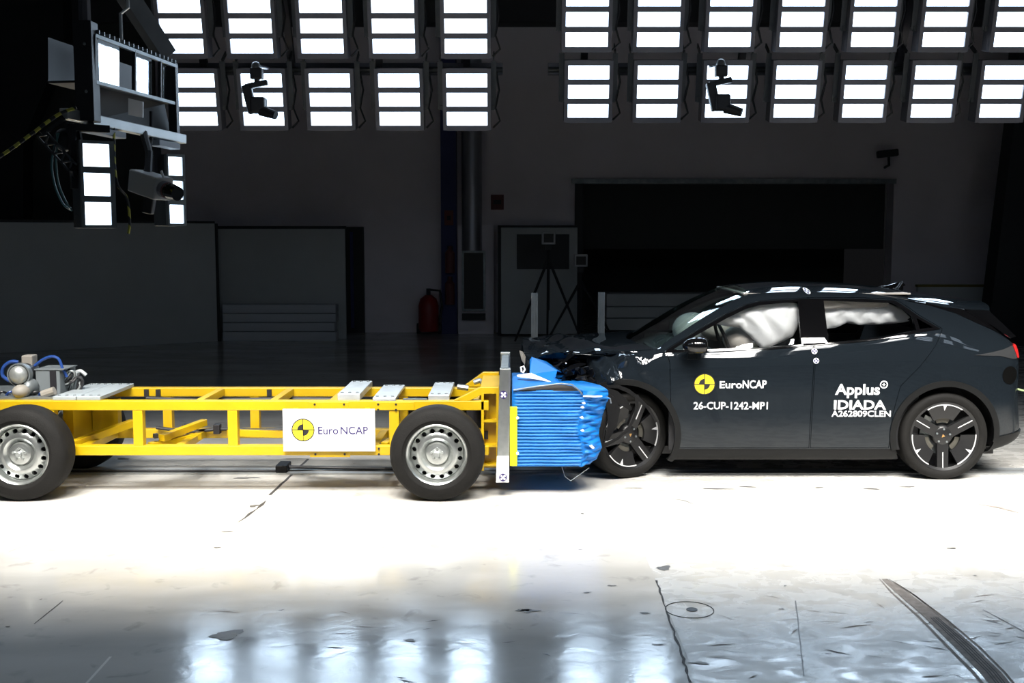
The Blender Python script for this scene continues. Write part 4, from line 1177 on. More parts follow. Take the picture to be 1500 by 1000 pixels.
# control net: stations from nose to tail, ten lines each: (X, z, half width)
def st(X, zs, ws, Xs=None):
    Xs = Xs or [X] * 10
    return [(Xs[k], zs[k], ws[k]) for k in range(10)]
NET = [
 st(.06, [.22, .25, .35, .50, .66, .80, .90, .92, .935, .94], [0] * 10),
 st(.09, [.20, .24, .34, .50, .66, .80, .925, .94, .95, .955], [.55, .60, .64, .66, .66, .64, .56, .45, .25, 0]),
 st(.28, [.16, .19, .27, .50, .72, .87, .945, .962, .972, .977], [.70, .77, .81, .84, .85, .82, .73, .60, .30, 0]),
 st(.60, [.14, .16, .25, .53, .78, .93, .955, .975, .985, .99], [.78, .83, .86, .88, .89, .825, .765, .62, .32, 0]),
 st(1.0, [.135, .15, .24, .55, .825, .965, .985, .992, .997, .998], [.79, .84, .872, .882, .89, .845, .81, .76, .40, 0], [1, 1, 1, 1, 1, 1.03, 1.05, 1.08, 1.0, .95]),
 st(1.17, [.135, .15, .24, .55, .855, .978, .99, 1.055, 1.105, 1.12], [.79, .84, .874, .880, .89, .855, .83, .735, .38, 0], [1.17] * 7 + [1.20, 1.2, 1.19]),
 st(1.4, [.135, .15, .24, .55, .86, .985, 1.106, 1.18, 1.245, 1.26], [.79, .84, .876, .878, .89, .852, .77, .69, .35, 0], [1.4] * 8 + [1.42, 1.42]),
 st(1.65, [.135, .15, .24, .55, .865, .993, 1.236, 1.302, 1.366, 1.383], [.79, .84, .876, .878, .89, .85, .70, .63, .33, 0], [1.65] * 7 + [1.62, 1.66, 1.67]),
 st(1.85, [.135, .15, .24, .55, .87, 1.0, 1.322, 1.39, 1.435, 1.447], [.79, .84, .876, .878, .89, .85, .655, .59, .30, 0], [1.85] * 7 + [1.83, 1.85, 1.85]),
 st(2.25, [.135, .15, .24, .55, .88, 1.027, 1.356, 1.405, 1.462, 1.474], [.79, .84, .876, .878, .89, .85, .64, .575, .30, 0]),
 st(2.7, [.135, .15, .24, .55, .90, 1.062, 1.357, 1.400, 1.451, 1.461], [.79, .84, .876, .88, .89, .85, .64, .575, .30, 0]),
 st(3.0, [.14, .16, .24, .56, .915, 1.108, 1.325, 1.372, 1.426, 1.436], [.79, .84, .876, .885, .892, .845, .65, .58, .30, 0]),
 st(3.25, [.15, .17, .25, .57, .925, 1.135, 1.185, 1.33, 1.392, 1.402], [.79, .84, .878, .888, .892, .82, .765, .59, .30, 0]),
 st(3.5, [.17, .20, .28, .58, .92, 1.095, 1.16, 1.28, 1.345, 1.355], [.77, .83, .87, .882, .885, .80, .75, .625, .30, 0], [3.5] * 6 + [3.47, 3.49, 3.55, 3.56]),
 st(3.72, [.22, .25, .34, .60, .90, 1.045, 1.105, 1.19, 1.265, 1.275], [.72, .79, .84, .855, .855, .79, .745, .655, .30, 0], [3.70, 3.74, 3.75, 3.74, 3.70, 3.68, 3.66, 3.64, 3.72, 3.73]),
 st(3.9, [.25, .27, .36, .60, .89, 1.01, 1.05, 1.085, 1.12, 1.13], [.60, .66, .70, .72, .76, .735, .70, .63, .30, 0], [3.82, 3.88, 3.925, 3.895, 3.87, 3.85, 3.82, 3.79, 3.86, 3.87]),
 st(3.98, [.26, .28, .37, .60, .88, .985, 1.0, 1.02, 1.04, 1.045], [.30, .33, .35, .36, .38, .37, .35, .31, .15, 0], [3.88, 3.94, 3.98, 3.95, 3.925, 3.90, 3.89, 3.88, 3.90, 3.905]),
 st(4.0, [.26, .28, .37, .60, .88, .985, 1.0, 1.02, 1.04, 1.045], [0] * 10, [3.89, 3.95, 3.995, 3.965, 3.94, 3.91, 3.90, 3.895, 3.91, 3.91]),
]
NS, NJ = 8, 5
net = np.array(NET)                               # stations x lines x 3
T = np.concatenate([[0], np.cumsum(np.linalg.norm(np.diff(net, axis=0), axis=2).mean(1))])
ts = np.concatenate([T[i] + (T[i + 1] - T[i]) * np.arange(NS) / NS for i in range(len(T) - 1)] + [[T[-1]]])
g1 = pchip(T, net, ts)                            # fine stations x lines x 3
js = np.arange(0, 9 + 1e-9, 1 / NJ)
g2 = pchip(np.arange(10), np.swapaxes(g1, 0, 1), js)    # fine lines x fine stations x 3
G = np.swapaxes(g2, 0, 1)                         # fine stations x fine lines x 3 (X, z, w)
NI, NL = G.shape[0], G.shape[1]
for k in range(1, NJ):                            # flat side glass between belt and roof rail
    G[:, 5 * NJ + k] = G[:, 5 * NJ] + (G[:, 6 * NJ] - G[:, 5 * NJ]) * (k / NJ)
def wob(x, y, z):
    return (math.sin(19 * x + 7 * z + 1.1) * math.sin(23 * z - 6 * x + .4) + .7 * math.sin(37 * x - 21 * z + 2.0) * math.sin(13 * x + 31 * z) + .4 * math.sin(55 * x + 41 * z))
def crush_pos(X, Y, z, hood):
    if hood:
        k = sm(1.0, .2, X)
        near = 1 - sm(8.6, 9.6, Y)
        z2 = z + k * (.012 * math.sin(17 * X + 4 * Y) + .008 * math.sin(31 * X - 9 * Y)) + .018 * near * math.exp(-((X - .62) / .10) ** 2) - .02 * near * sm(.35, .1, X)
        return (X - .0 * k, Y, z2)
    c = 1 - sm(8.55, 9.55, Y)
    Xf = .06 + .50 * c
    if X < 1.0:
        X2 = 1.0 - (1.0 - X) * (1.0 - Xf) / .94
        m = sm(1.12, .72, X2) * c
    else:
        X2 = X; m = sm(1.12, .9, X) * c
    return (X2, Y, z)
def gpoint(i, j, s):
    X, z, w = G[i, j]
    hood = NS * 1 <= i <= NS * 4 and j >= NJ * 6
    return crush_pos(float(X), CY + s * float(w), float(z), hood)
PTS = {s: [[Vector(gpoint(i, j, s)) for j in range(NL)] for i in range(NI)] for s in (-1, 1)}
# normals
NRM = {}
for s in (-1, 1):
    p = np.array([[tuple(v) for v in r] for r in PTS[s]])
    du = np.gradient(p, axis=0); dv = np.gradient(p, axis=1)
    n = np.cross(du, dv); n /= np.maximum(np.linalg.norm(n, axis=2, keepdims=True), 1e-9)
    cen = np.array([2.1, CY, .6]); sgn = np.sign(((p - cen) * n).sum(2)); sgn[sgn == 0] = 1
    n *= (1 if np.median(sgn) > 0 else -1)
    NRM[s] = n
def cells(pred):
    out = []
    for i in range(NI - 1):
        for j in range(NL - 1):
            if pred(i // NS, j // NJ): out.append((i, j))
    return out
def shell(pred, off=0.0, th=.02, sides=(-1, 1)):
    """a curved sheet of the car surface, given thickness"""
    vs, fs, idx = [], [], {}
    def vid(s, i, j, lay):
        ss = s
        key = (0 if j == NL - 1 or i in (0, NI - 1) else s, i, j, lay)
        if key not in idx:
            o = off if lay == 0 else off - th
            n = Vector(NRM[s][i][j])
            if key[0] == 0: n.y = 0; n = n.normalized() if n.length > 1e-6 else Vector((0, 0, 1))
            idx[key] = len(vs); vs.append(PTS[s][i][j] + n * o)
        return idx[key]
    from collections import Counter
    ed = Counter(); quads = []
    for s in sides:
        for i, j in cells(pred):
            q = [(s, i, j), (s, i + 1, j), (s, i + 1, j + 1), (s, i, j + 1)]
            if s > 0: q = q[::-1]
            quads.append(q)
    for q in quads:
        o = [vid(*c, 0) for c in q]; n = [vid(*c, 1) for c in q]
        oo = []; nn = []
        for a, b in zip(o, n):
            if a not in oo: oo.append(a); nn.append(b)
        if len(oo) < 3: continue
        fs.append(tuple(oo)); fs.append(tuple(nn[::-1]))
        for k in range(len(oo)):
            a, b = k, (k + 1) % len(oo)
            ed[(oo[a], oo[b])] += 1
            idx[('w', oo[a], oo[b])] = (nn[a], nn[b])
    for (a, b), c in list(ed.items()):
        if (b, a) not in ed:
            na, nb = idx[('w', a, b)]
            fs.append((b, a, na, nb))
    m = MB(); m.v = [tuple(v) for v in vs]; m.f = fs
    return m.mesh('shell')
def prism_mesh(poly, y0=6.5, y1=11.6): return MB().prism(poly, y0, y1).mesh('prism')
def grow(poly, d):
    n = len(poly); ar = sum(poly[i][0] * poly[(i + 1) % n][1] - poly[(i + 1) % n][0] * poly[i][1] for i in range(n))
    s = 1 if ar > 0 else -1; out = []
    for i in range(n):
        p, c, q = Vector(poly[i - 1]), Vector(poly[i]), Vector(poly[(i + 1) % n])
        a = (c - p).normalized(); b = (q - c).normalized()
        na = Vector((a.y, -a.x)) * s; nb = Vector((b.y, -b.x)) * s
        mm_ = (na + nb); mm_ = mm_ / max(.3, mm_.dot(na))
        out.append(tuple(c + mm_ * d))
    return out

hood_p = lambda si, c: si in (1, 2, 3) and c >= 6
wind_p = lambda si, c: si in (4, 5, 6, 7) and c >= 7
rglass_p = lambda si, c: si in (13, 14) and c >= 7
sill_p = lambda si, c: 4 <= si <= 12 and c <= 1
bump_p = lambda si, c: si >= 13 and c <= 1
body_p = lambda si, c: not (hood_p(si, c) or wind_p(si, c) or rglass_p(si, c) or sill_p(si, c) or bump_p(si, c))

WIN = {'front': [(1.215, .992), (1.40, 1.095), (1.645, 1.222), (1.80, 1.292), (1.90, 1.318), (2.2, 1.345), (2.185, 1.032), (1.95, 1.012), (1.52, .998)],
       'rear': [(2.40, 1.352), (2.92, 1.335), (3.0, 1.29), (3.055, 1.235), (3.055, 1.138), (2.8, 1.090), (2.6, 1.066), (2.39, 1.046)],
       'quarter': [(3.085, 1.225), (3.085, 1.148), (3.19, 1.158)]}
DLO = [(1.14, .972), (1.40, 1.122), (1.645, 1.250), (1.81, 1.322), (1.91, 1.344), (2.25, 1.366), (2.7, 1.366), (2.955, 1.352), (3.03, 1.30), (3.11, 1.235), (3.245, 1.148), (3.05, 1.120), (2.8, 1.074), (2.6, 1.05), (2.25, 1.021), (1.95, .996), (1.52, .982)]
DOOR_F = [(1.235, .245), (1.20, .50), (1.185, .90), (1.165, .96), (1.15, .984), (1.40, 1.130), (1.645, 1.258), (1.81, 1.33), (1.91, 1.352), (2.285, 1.376), (2.275, 1.0), (2.255, .245)]
DOOR_R = [(2.262, .245), (2.282, 1.0), (2.292, 1.376), (2.7, 1.376), (2.965, 1.362), (3.04, 1.31), (3.12, 1.243), (3.262, 1.15), (3.19, 1.03), (3.07, .87), (2.93, .72), (2.88, .5), (2.86, .245)]
WX_R, WX_F, WZ = P(1382, 640, 8.2).x, P(917, 640, 8.2).x, .333
arch = MB()
for X, r, seg in ((WX_R, .385, 64), (WX_F - .02, .40, 64)):
    for y0, y1 in ((7.4, 8.62), (9.48, 10.6)):
        arch.lathe([(0, y0), (r, y0), (r, y1), (0, y1)], (X, 0, WZ + .01), seg)
arch_me = arch.mesh('arch')
wins = MB()
for w in WIN.values(): wins.prism(w, 6.5, 11.6)
win_me = wins.mesh('wins')

base = shell(body_p)
base = boolean(base, arch_me.copy())
base = boolean(base, win_me.copy())
CP = M['car_paint']
def keep_side(me, s):
    bm = bmesh.new(); bm.from_mesh(me)
    bmesh.ops.delete(bm, geom=[v for v in bm.verts if (v.co.y - CY) * s < 0], context='VERTS')
    out = bpy.data.meshes.new('side'); bm.to_mesh(out); bm.free(); return out
def car_part(name, me, mt, smooth=True, angle=28, parent=None):
    me.materials.clear()
    return link_mesh(name, me, mt, parent or car, smooth, angle=angle)
doors = {}
for nm, poly in (('front_door', DOOR_F), ('rear_door', DOOR_R)):
    d = boolean(base.copy(), prism_mesh(grow(poly, -.004)), 'INTERSECT')
    for s in (-1, 1):
        doors[(nm, s)] = car_part(nm, keep_side(d, s), CP)
body = base
for poly in (DOOR_F, DOOR_R):
    body = boolean(body, prism_mesh(poly))
def crumple(me, amp):
    """dents in the near front wing"""
    for v in me.vertices:
        X, Y, z = v.co
        k = sm(1.14, .74, X) * (1 - sm(8.5, 9.3, Y)) * sm(.45, .75, z)
        if k > 0:
            d = amp * k * wob(X, Y, z) * (1 if z < .95 else .5)
            v.co = (X + .3 * d, Y - d, z + .5 * d * sm(.8, .9, z))
crumple(body, .026)
body_o = car_part('body_shell', body, CP)
hood_o = car_part('bonnet', shell(hood_p, .004, .02), CP)
car_part('windscreen', shell(wind_p, -.004, .006), M['windscreen_glass'])
car_part('rear_window', shell(rglass_p, .001, .008), M['gloss_black'])
sill = boolean(shell(sill_p, -.003, .02), arch_me.copy())
for s in (-1, 1): car_part('sill_trim', keep_side(sill, s), M['trim_grey'])
bump = boolean(shell(bump_p, .012, .02), arch_me.copy())
car_part('rear_bumper_trim', bump, M['trim_grey'])
# black trim around the side windows, panes
belt_p = lambda si, c: 3 <= si <= 13 and 4 <= c <= 6
trim_src = shell(belt_p, .004, .012)
tr = boolean(boolean(trim_src.copy(), prism_mesh(DLO), 'INTERSECT'), win_me.copy())
for s in (-1, 1): car_part('window_trim', keep_side(tr, s), M['gloss_black'])
pane_src = shell(belt_p, -.006, .005)
for k, w in WIN.items():
    pn = boolean(pane_src.copy(), prism_mesh(grow(w, .012)), 'INTERSECT')
    for s in (-1, 1):
        car_part('side_window', keep_side(pn, s), M['side_glass'] if k != 'quarter' else M['dark_glass'])
# black band from the rear window up to the tailgate
band = boolean(shell(lambda si, c: 10 <= si <= 14 and 5 <= c <= 7, .004, .012), prism_mesh([(3.04, 1.352), (3.22, 1.318), (3.40, 1.262), (3.56, 1.185), (3.76, 1.10), (3.78, 1.13), (3.56, 1.29), (3.46, 1.288), (3.34, 1.300), (3.2, 1.335)]), 'INTERSECT')
for s in (-1, 1): car_part('tailgate_band', keep_side(band, s), M['gloss_black'])
# wheel arch trims
low_p = lambda si, c: c <= 4
arch_src = shell(low_p, .012, .03)
def annulus(X, Z, r0, r1, a0, a1, n=40):
    return [(X + r1 * math.cos(math.radians(a0 + (a1 - a0) * k / n)), Z + r1 * math.sin(math.radians(a0 + (a1 - a0) * k / n))) for k in range(n + 1)] + \
           [(X + r0 * math.cos(math.radians(a1 - (a1 - a0) * k / n)), Z + r0 * math.sin(math.radians(a1 - (a1 - a0) * k / n))) for k in range(n + 1)]
for X, r0, a0, a1 in ((WX_R, .375, -8, 196), (WX_F - .02, .388, -30, 118)):
    pm = boolean(arch_src.copy(), prism_mesh(annulus(X, WZ + .01, r0, r0 + .045, a0, a1)), 'INTERSECT')
    for s in (-1, 1):
        if X > 2 or s < 0: car_part('wheel_arch_trim', keep_side(pm, s), M['trim_grey'])
# surface lookup for lettering
full = MB()
for s in (-1,):
    full.grid([[tuple(v) for v in r] for r in PTS[s]])
BV = BVHTree.FromPolygons([Vector(v) for v in full.v], full.f)
def surf_y(x, z, default=8.17):
    h = BV.ray_cast(Vector((x, 6.5, z)), Vector((0, 1, 0)), 4)
    return h[0].y if h[0] is not None else default
def put_car(name, vs, fs, mt, lay, up=.004):
    m = MB(); m.add([(x, surf_y(x, z) - up - lay * .0012, z) for x, z in vs], fs)
    return m.build(name, mt, car)
c = P(1032, 562.5, 8.16)
ncap_logo(c.x, c.z, P(1047.5, 562.5, 8.16).x - c.x, car, put_car)
YS = 8.165
put_text('lettering', 'Euro', 1054, 1087, 558, 568.5, M['decal_white'], YS, put_car, offset=.022)
put_text('lettering', 'NCAP', 1087.5, 1123, 556.5, 568.5, M['decal_white'], YS, put_car, offset=.022)
put_text('lettering', '26-CUP-1242-MP1', 1016, 1125, 588.5, 599.5, M['decal_white'], YS, put_car, offset=.016)
put_text('lettering', 'Applus', 1223, 1289, 562, 583, M['decal_white'], YS, put_car, offset=.028)
put_text('lettering', 'IDIADA', 1221.5, 1298, 586, 599.5, M['decal_white'], YS, put_car, offset=.03)
put_text('lettering', 'A262809CLEN', 1218, 1305, 601, 610.5, M['decal_white'], YS, put_car, offset=.02)
c = P(1294.5, 563, YS); r = .03
vs, fs = disc_sector(c.x, c.z, r * .72, r, 0, 360, 28)
for q in ([(-.4, -.1), (.4, -.1), (.4, .1), (-.4, .1)], [(-.1, -.4), (.1, -.4), (.1, .4), (-.1, .4)]):
    n = len(vs); vs += [(c.x + a * r, c.z + b * r) for a, b in q]; fs.append((n, n + 1, n + 2, n + 3))
put_car('plus_mark', vs, fs, M['decal_white'], 0)
# small chequered target stickers
for px, py, Y in ((1193, 514, 8.18), (1195, 528, 8.17), (1183, 426, 8.5)):
    c = P(px, py, Y); r = .022
    put_car('target_sticker', *disc_sector(c.x, c.z, 0, r, 0, 360, 20), M['decal_white'], 0)
    vs, fs = [], []
    for a in (0, 90, 180, 270):
        v2, f2 = disc_sector(c.x + .55 * r * math.cos(math.radians(a)), c.z + .55 * r * math.sin(math.radians(a)), 0, r * .34, 0, 360, 8)
        n = len(vs); vs += v2; fs += [tuple(i + n for i in f) for f in f2]
    put_car('target_dots', vs, fs, M['ink_violet'], 1)
# tail lamp, charge socket, tailgate spoiler, aerial
tail_p = lambda si, c: si >= 11 and 2 <= c <= 6
tsrc = shell(tail_p, .005, .012)
tl = boolean(tsrc.copy(), prism_mesh([(3.48, .955), (3.62, .975), (3.72, .992), (3.80, 1.015), (4.05, 1.04), (4.05, .92), (3.80, .92), (3.68, .948)]), 'INTERSECT')
tl_o = car_part('tail_lamp', keep_side(tl, -1), M['lamp_lens'])
tr_src = shell(tail_p, .009, .012)
rd = boolean(tr_src, prism_mesh([(3.815, 1.02), (4.05, 1.05), (4.05, .94), (3.845, .925)]), 'INTERSECT')
car_part('red_reflector', keep_side(rd, -1), M['tail_red'], parent=tl_o)
tl2 = car_part('tail_lamp', keep_side(tl, 1), M['lamp_lens'])
cc_ = P(1468, 546, 8.35); ring = [(cc_.x + .068 * math.cos(a), cc_.z + .068 * math.sin(a)) for a in np.linspace(0, 2 * math.pi, 25)[:-1]]
fp = boolean(shell(tail_p, .004, .010), prism_mesh(ring, 6.5, CY), 'INTERSECT')
car_part('charge_socket', fp, M['opening_black'])
p0 = P(1472, 541, 8.30)
cable = MB().tube(smooth_path([p0 + Vector((-.03, .03, .03)), p0, P(1479, 560, 8.3), P(1487, 568, 8.3), P(1500, 572, 8.3), P(1530, 577, 8.35), P(1600, 600, 8.5), P(1700, 690, 8.6)]), .0075, 8).build('ground_cable', M['green_cable'], car, smooth=True)
# spoiler: slab growing out of the roof edge plus dark side fins
sp = MB(); rowsT, rowsB = [], []
for k in range(21):
    w = -.60 + 1.2 * k / 20; a = abs(w) / .60
    x0 = 3.40; x1 = 3.80 - .10 * a ** 3
    zt_ = lambda x, a=a: float(np.interp(x, [3.40, 3.56, 3.82], [1.378, 1.358, 1.325])) - .062 * a ** 2.2
    rowsT.append([(x, CY + w, zt_(x)) for x in np.linspace(x0, x1, 7)])
    rowsB.append([(x, CY + w, zt_(x) - float(np.interp(x, [3.4, x1], [.05, .018]))) for x in np.linspace(x0, x1, 7)])
n1, n2 = 21, 7
sp.grid(rowsT); sp.grid(rowsB)
loop = [(i, 0) for i in range(n1)] + [(n1 - 1, j) for j in range(1, n2)] + [(i, n2 - 1) for i in range(n1 - 2, -1, -1)] + [(0, j) for j in range(n2 - 2, 0, -1)]
for k in range(len(loop)):
    a, b = loop[k], loop[(k + 1) % len(loop)]
    sp.f.append((a[0] * n2 + a[1], b[0] * n2 + b[1], n1 * n2 + b[0] * n2 + b[1], n1 * n2 + a[0] * n2 + a[1]))
sp.build('spoiler', CP, car, smooth=True)
for s in (-1, 1):
    y0 = CY + s * .625
    MB().prism([(3.50, 1.285), (3.68, 1.275), (3.90, 1.075), (3.86, 1.06), (3.70, 1.165), (3.55, 1.24)], y0 - .012, y0 + .012).build('spoiler_fin', M['gloss_black'], car)
ae = MB(); zr = 1.428
ring = []
for t in np.linspace(0, 1, 9):
    x = 3.04 + .20 * t; hgt = .075 * t ** 1.3 if t < .95 else .03; w = .026 * math.sin(math.pi * min(1, .15 + t * .8)) + .004
    zb_ = 1.432 - .02 * t
    ring.append([(x, CY - w, zb_ - .02), (x, CY - w * .5, zb_ + hgt * .7), (x + .02 * t, CY, zb_ + hgt), (x, CY + w * .5, zb_ + hgt * .7), (x, CY + w, zb_ - .02)])
ae.grid(ring); ae.build('roof_aerial', M['gloss_black'], car, smooth=True, angle=70)
# door mirrors
for s in (-1, 1):
    Ym = CY + s * .98
    c = P(1022, 506, CY - .98)
    m = MB().ball((c.x, Ym, c.z), (.115, .075, .062), 24, 14)
    vs = []
    for (x, y, z) in m.v:
        if x > c.x + .06: x = c.x + .06 + (x - c.x - .06) * .25
        vs.append((x, y, z))
    m.v = vs
    mo = m.build('door_mirror', M['gloss_black'], car, smooth=True)
    MB().bar((c.x + .0, Ym - s * .01, c.z - .045), (c.x - .02, CY + s * .855, c.z - .06), .07, .03).build('mirror_arm', M['black_plastic'], mo, bevel=.008)

# ---------------- wheels
def car_wheel(X, Yc, yaw, roll, side):
    """outer face points to -Y before turning"""
    R = Matrix.Translation((X, Yc, WZ)) @ Matrix.Rotation(math.radians(yaw), 4, 'Z') @ (Matrix.Identity(4) if side < 0 else Matrix.Rotation(math.pi, 4, 'Z')) @ Matrix.Rotation(math.radians(roll), 4, 'Y')
    def fin(m, name, mt, parent, smooth=True, angle=40):
        me = m.mesh(name); me.transform(R)
        return link_mesh(name, me, mt, parent, smooth, angle=angle)
    t = MB(); Ro, ri = .333, .262
    t.lathe([(ri - .008, -.085), (ri + .006, -.102), (ri + .03, -.110), (Ro - .025, -.110), (Ro - .008, -.098), (Ro, -.075), (Ro, .075), (Ro - .008, .098), (Ro - .025, .11), (ri + .02, .11), (ri - .008, .085)], (0, 0, 0), 72, closed=True)
    w = fin(t, 'wheel', M['rubber'], car)
    if side > 0: 
        m = MB(); m.lathe([(0, -.05), (.26, -.08), (.26, .08), (.0, .07)], (0, 0, 0), 40); fin(m, 'rim', M['alloy_dark'], w)
        return w
    m = MB()
    m.lathe([(.242, -.088), (.262, -.098), (.268, -.09), (.268, .08), (.25, .08), (.247, -.06)], (0, 0, 0), 64, closed=True)      # rim ring and barrel
    m.lathe([(0, -.075), (.060, -.075), (.075, -.066), (.082, -.05), (.082, -.02), (0, -.02)], (0, 0, 0), 36)
    rim = fin(m, 'rim', M['alloy_dark'], w)
    def sector(m, r0, r1, a0, a1, y0, y1, n=16, y0o=None):
        vs, fs = [], []
        for k in range(n + 1):
            a = math.radians(a0 + (a1 - a0) * k / n); c_, s_ = math.cos(a), math.sin(a)
            vs += [(r0 * c_, y0, r0 * s_), (r1 * c_, y0o if y0o is not None else y0, r1 * s_), (r1 * c_, y1, r1 * s_), (r0 * c_, y1, r0 * s_)]
        for k in range(n):
            for e in range(4): fs.append((4 * k + e, 4 * k + (e + 1) % 4, 4 * (k + 1) + (e + 1) % 4, 4 * (k + 1) + e))
        fs += [(0, 1, 2, 3), (4 * n + 3, 4 * n + 2, 4 * n + 1, 4 * n)]
        m.add(vs, fs)
    for a in (90, 210, 330):
        m = MB(); sector(m, .135, .246, a - 32, a + 32, -.066, -.04, y0o=-.088); fin(m, 'blade', M['alloy_dark'], rim, angle=25)
        m = MB(); sector(m, .238, .2455, a - 33, a + 33, -.0935, -.086, 20); fin(m, 'bright_arc', M['alloy_bright'], rim)
        m = MB(); ca = math.radians(a)
        def pt(r, da, y): return (r * math.cos(ca + math.radians(da)), y, r * math.sin(ca + math.radians(da)))
        m.add([pt(.240, -3.2, -.0935), pt(.240, 3.2, -.0935), pt(.195, 0, -.083), pt(.240, -3.2, -.08), pt(.240, 3.2, -.08), pt(.195, 0, -.07)], [(0, 1, 2), (5, 4, 3), (0, 3, 4, 1), (1, 4, 5, 2), (2, 5, 3, 0)])
        fin(m, 'bright_point', M['alloy_bright'], rim, False)
        m = MB(); sector(m, .10, .15, a - 24, a + 24, -.045, -.03); fin(m, 'grey_edge', M['alloy_grey'], rim, angle=25)
    for a in (30, 150, 270):
        ca = math.radians(a); d_ = Vector((math.cos(ca), 0, math.sin(ca)))
        m = MB(); m.bar(d_ * .05 + Vector((0, -.055, 0)), d_ * .25 + Vector((0, -.072, 0)), .085, .03, up=(0, 1, 0)); fin(m, 'spoke', M['alloy_dark'], rim, False)
        m = MB(); m.bar(d_ * .125 + Vector((0, -.078, 0)), d_ * .244 + Vector((0, -.089, 0)), .0065, .006, up=(0, 1, 0)); fin(m, 'bright_line', M['alloy_bright'], rim, False)
    for k in range(5):
        a = 2 * math.pi * k / 5 + .25
        m = MB(); m.lathe([(0, -.08), (.008, -.08), (.008, -.06), (0, -.06)], (.052 * math.cos(a), 0, .052 * math.sin(a)), 8); fin(m, 'wheel_bolt', M['steel_grey'], rim)
    m = MB(); m.add([(-.012, -.077, -.012), (.014, -.077, -.002), (-.004, -.077, .014)], [(0, 1, 2)]); fin(m, 'hub_mark', M['dummy_tan'], rim, False)
    m = MB(); m.lathe([(0, .01), (.15, .01), (.15, .03), (0, .03)], (0, 0, 0), 40); fin(m, 'brake_disc', M['steel_grey'], w)
    m = MB(); m.bar((-.13, .01, .05), (-.09, .01, .14), .06, .05, up=(0, 1, 0)); fin(m, 'brake_caliper', M['hub_grey'], w, False)
    m = MB(); m.lathe([(0, .06), (.262, .06), (.262, .08), (0, .08)], (0, 0, 0), 40); fin(m, 'inner_rim', M['ink_black'], w)
    return w
car_wheel(WX_R, 8.17 + .11, 0, 0, -1)
car_wheel(WX_F + .005, 8.215 + .11, 28, -38, -1)
car_wheel(WX_R, 2 * CY - 8.28, 0, 0, 1)
car_wheel(WX_F - .15, 2 * CY - 8.28, 0, 0, 1)

# ---------------- underbody, inner wings, interior
BP = M['black_plastic']
MB().box(.75, 3.75, CY - .66, CY + .66, .16, .22).build('underbody', BP, car)
for X in (WX_R, WX_F):
    ya, yb = 8.24, 8.64
    poly = annulus(X, WZ + .01, .405, .425, -14, 194)
    MB().prism(poly, ya, yb).build('wheel_well', BP, car)
    MB().prism([(X + .42 * math.cos(t), max(.14, WZ + .01 + .42 * math.sin(t))) for t in np.linspace(-.6, math.pi + .6, 30)], yb, yb + .01).build('wheel_well', BP, car)
MB().box(.45, 1.05, CY - .38, CY + .75, .25, .86).build('drive_unit', BP, car, bevel=.04)
MB().box(1.14, 1.18, CY - .40, CY + .40, .22, .93).build('firewall', BP, car)
# dashboard
m = MB(); m.prism([(1.10, .90), (1.32, .985), (1.58, .97), (1.62, .90), (1.55, .72), (1.10, .7)], CY - .77, CY + .77)
m.build('dashboard', M['seat_fabric'], car, bevel=.03)
for s in (-1, 1):
    MB().box(1.2, 3.1, CY + s * .79 - .02, CY + s * .79 + .02, .22, .97).build('door_lining', M['seat_fabric'], car)
MB().box(1.8, 3.1, CY - .56, CY + .56, 1.395, 1.405).build('headliner', M['airbag_cream'], car)
def seat(X, Yc, wid):
    m = MB(); m.prism([(X - .48, .42), (X - .50, .55), (X - .1, .53), (X + .02, .50), (X + .02, .40)], Yc - wid, Yc + wid)
    so = m.build('seat', M['seat_fabric'], car, bevel=.04)
    m = MB(); m.prism([(X - .10, .48), (X - .02, .80), (X + .08, 1.12), (X + .17, 1.12), (X + .16, .80), (X + .06, .46)], Yc - wid, Yc + wid); m.build('backrest', M['seat_fabric'], so, bevel=.04)
    m = MB(); m.prism([(X + .05, 1.13), (X + .05, 1.29), (X + .12, 1.31), (X + .18, 1.27), (X + .16, 1.13)], Yc - wid * .5, Yc + wid * .5); m.build('headrest', M['seat_fabric'], so, bevel=.03)
seat(2.30, CY - .37, .23); seat(2.30, CY + .37, .23); seat(3.05, CY, .60)
# airbags
def puffy(xs, top, bot, Y, bulge, lobes, seed, nv=16, skew=0):
    r = random.Random(seed); ph = [r.uniform(0, 6.28) for _ in range(6)]
    nu = len(xs); F_, B_ = [], []
    for i, (x, a, b) in enumerate(zip(xs, top, bot)):
        u = i / (nu - 1); fr, br = [], []
        for j in range(nv + 1):
            v = j / nv; z = a + (b - a) * v
            lob = .55 + .45 * abs(math.sin(math.pi * lobes * u + .7 * math.sin(3 * v + ph[0])))
            w = bulge * math.sqrt(max(0, math.sin(math.pi * v))) * lob * min(1, 5 * u + .05) ** .5 * min(1, 5 * (1 - u) + .05) ** .5
            w += .006 * math.sin(40 * x + 30 * z + ph[1]) * math.sin(math.pi * v)
            xx = x + .01 * math.sin(9 * v + ph[2]) + skew * v
            fr.append((xx, Y - w, z)); br.append((xx, Y + w + 1e-4, z))
        F_.append(fr); B_.append(br)
    m = MB(); m.grid(F_); m.grid(B_)
    return m
def px_bag(name, pts, Y, bulge, lobes, seed, mt, n=60):
    """pts: (photo column, top row, bottom row)"""
    cols = np.linspace(pts[0][0], pts[-1][0], n)
    tp = np.interp(cols, [p[0] for p in pts], [p[1] for p in pts]); bt = np.interp(cols, [p[0] for p in pts], [p[2] for p in pts])
    xs = [P(c, 480, Y).x for c in cols]
    m = puffy(xs, [P(750, t, Y).z for t in tp], [P(750, t, Y).z for t in bt], Y, bulge, lobes, seed)
    return m.build(name, M[mt], car, smooth=True, angle=80)
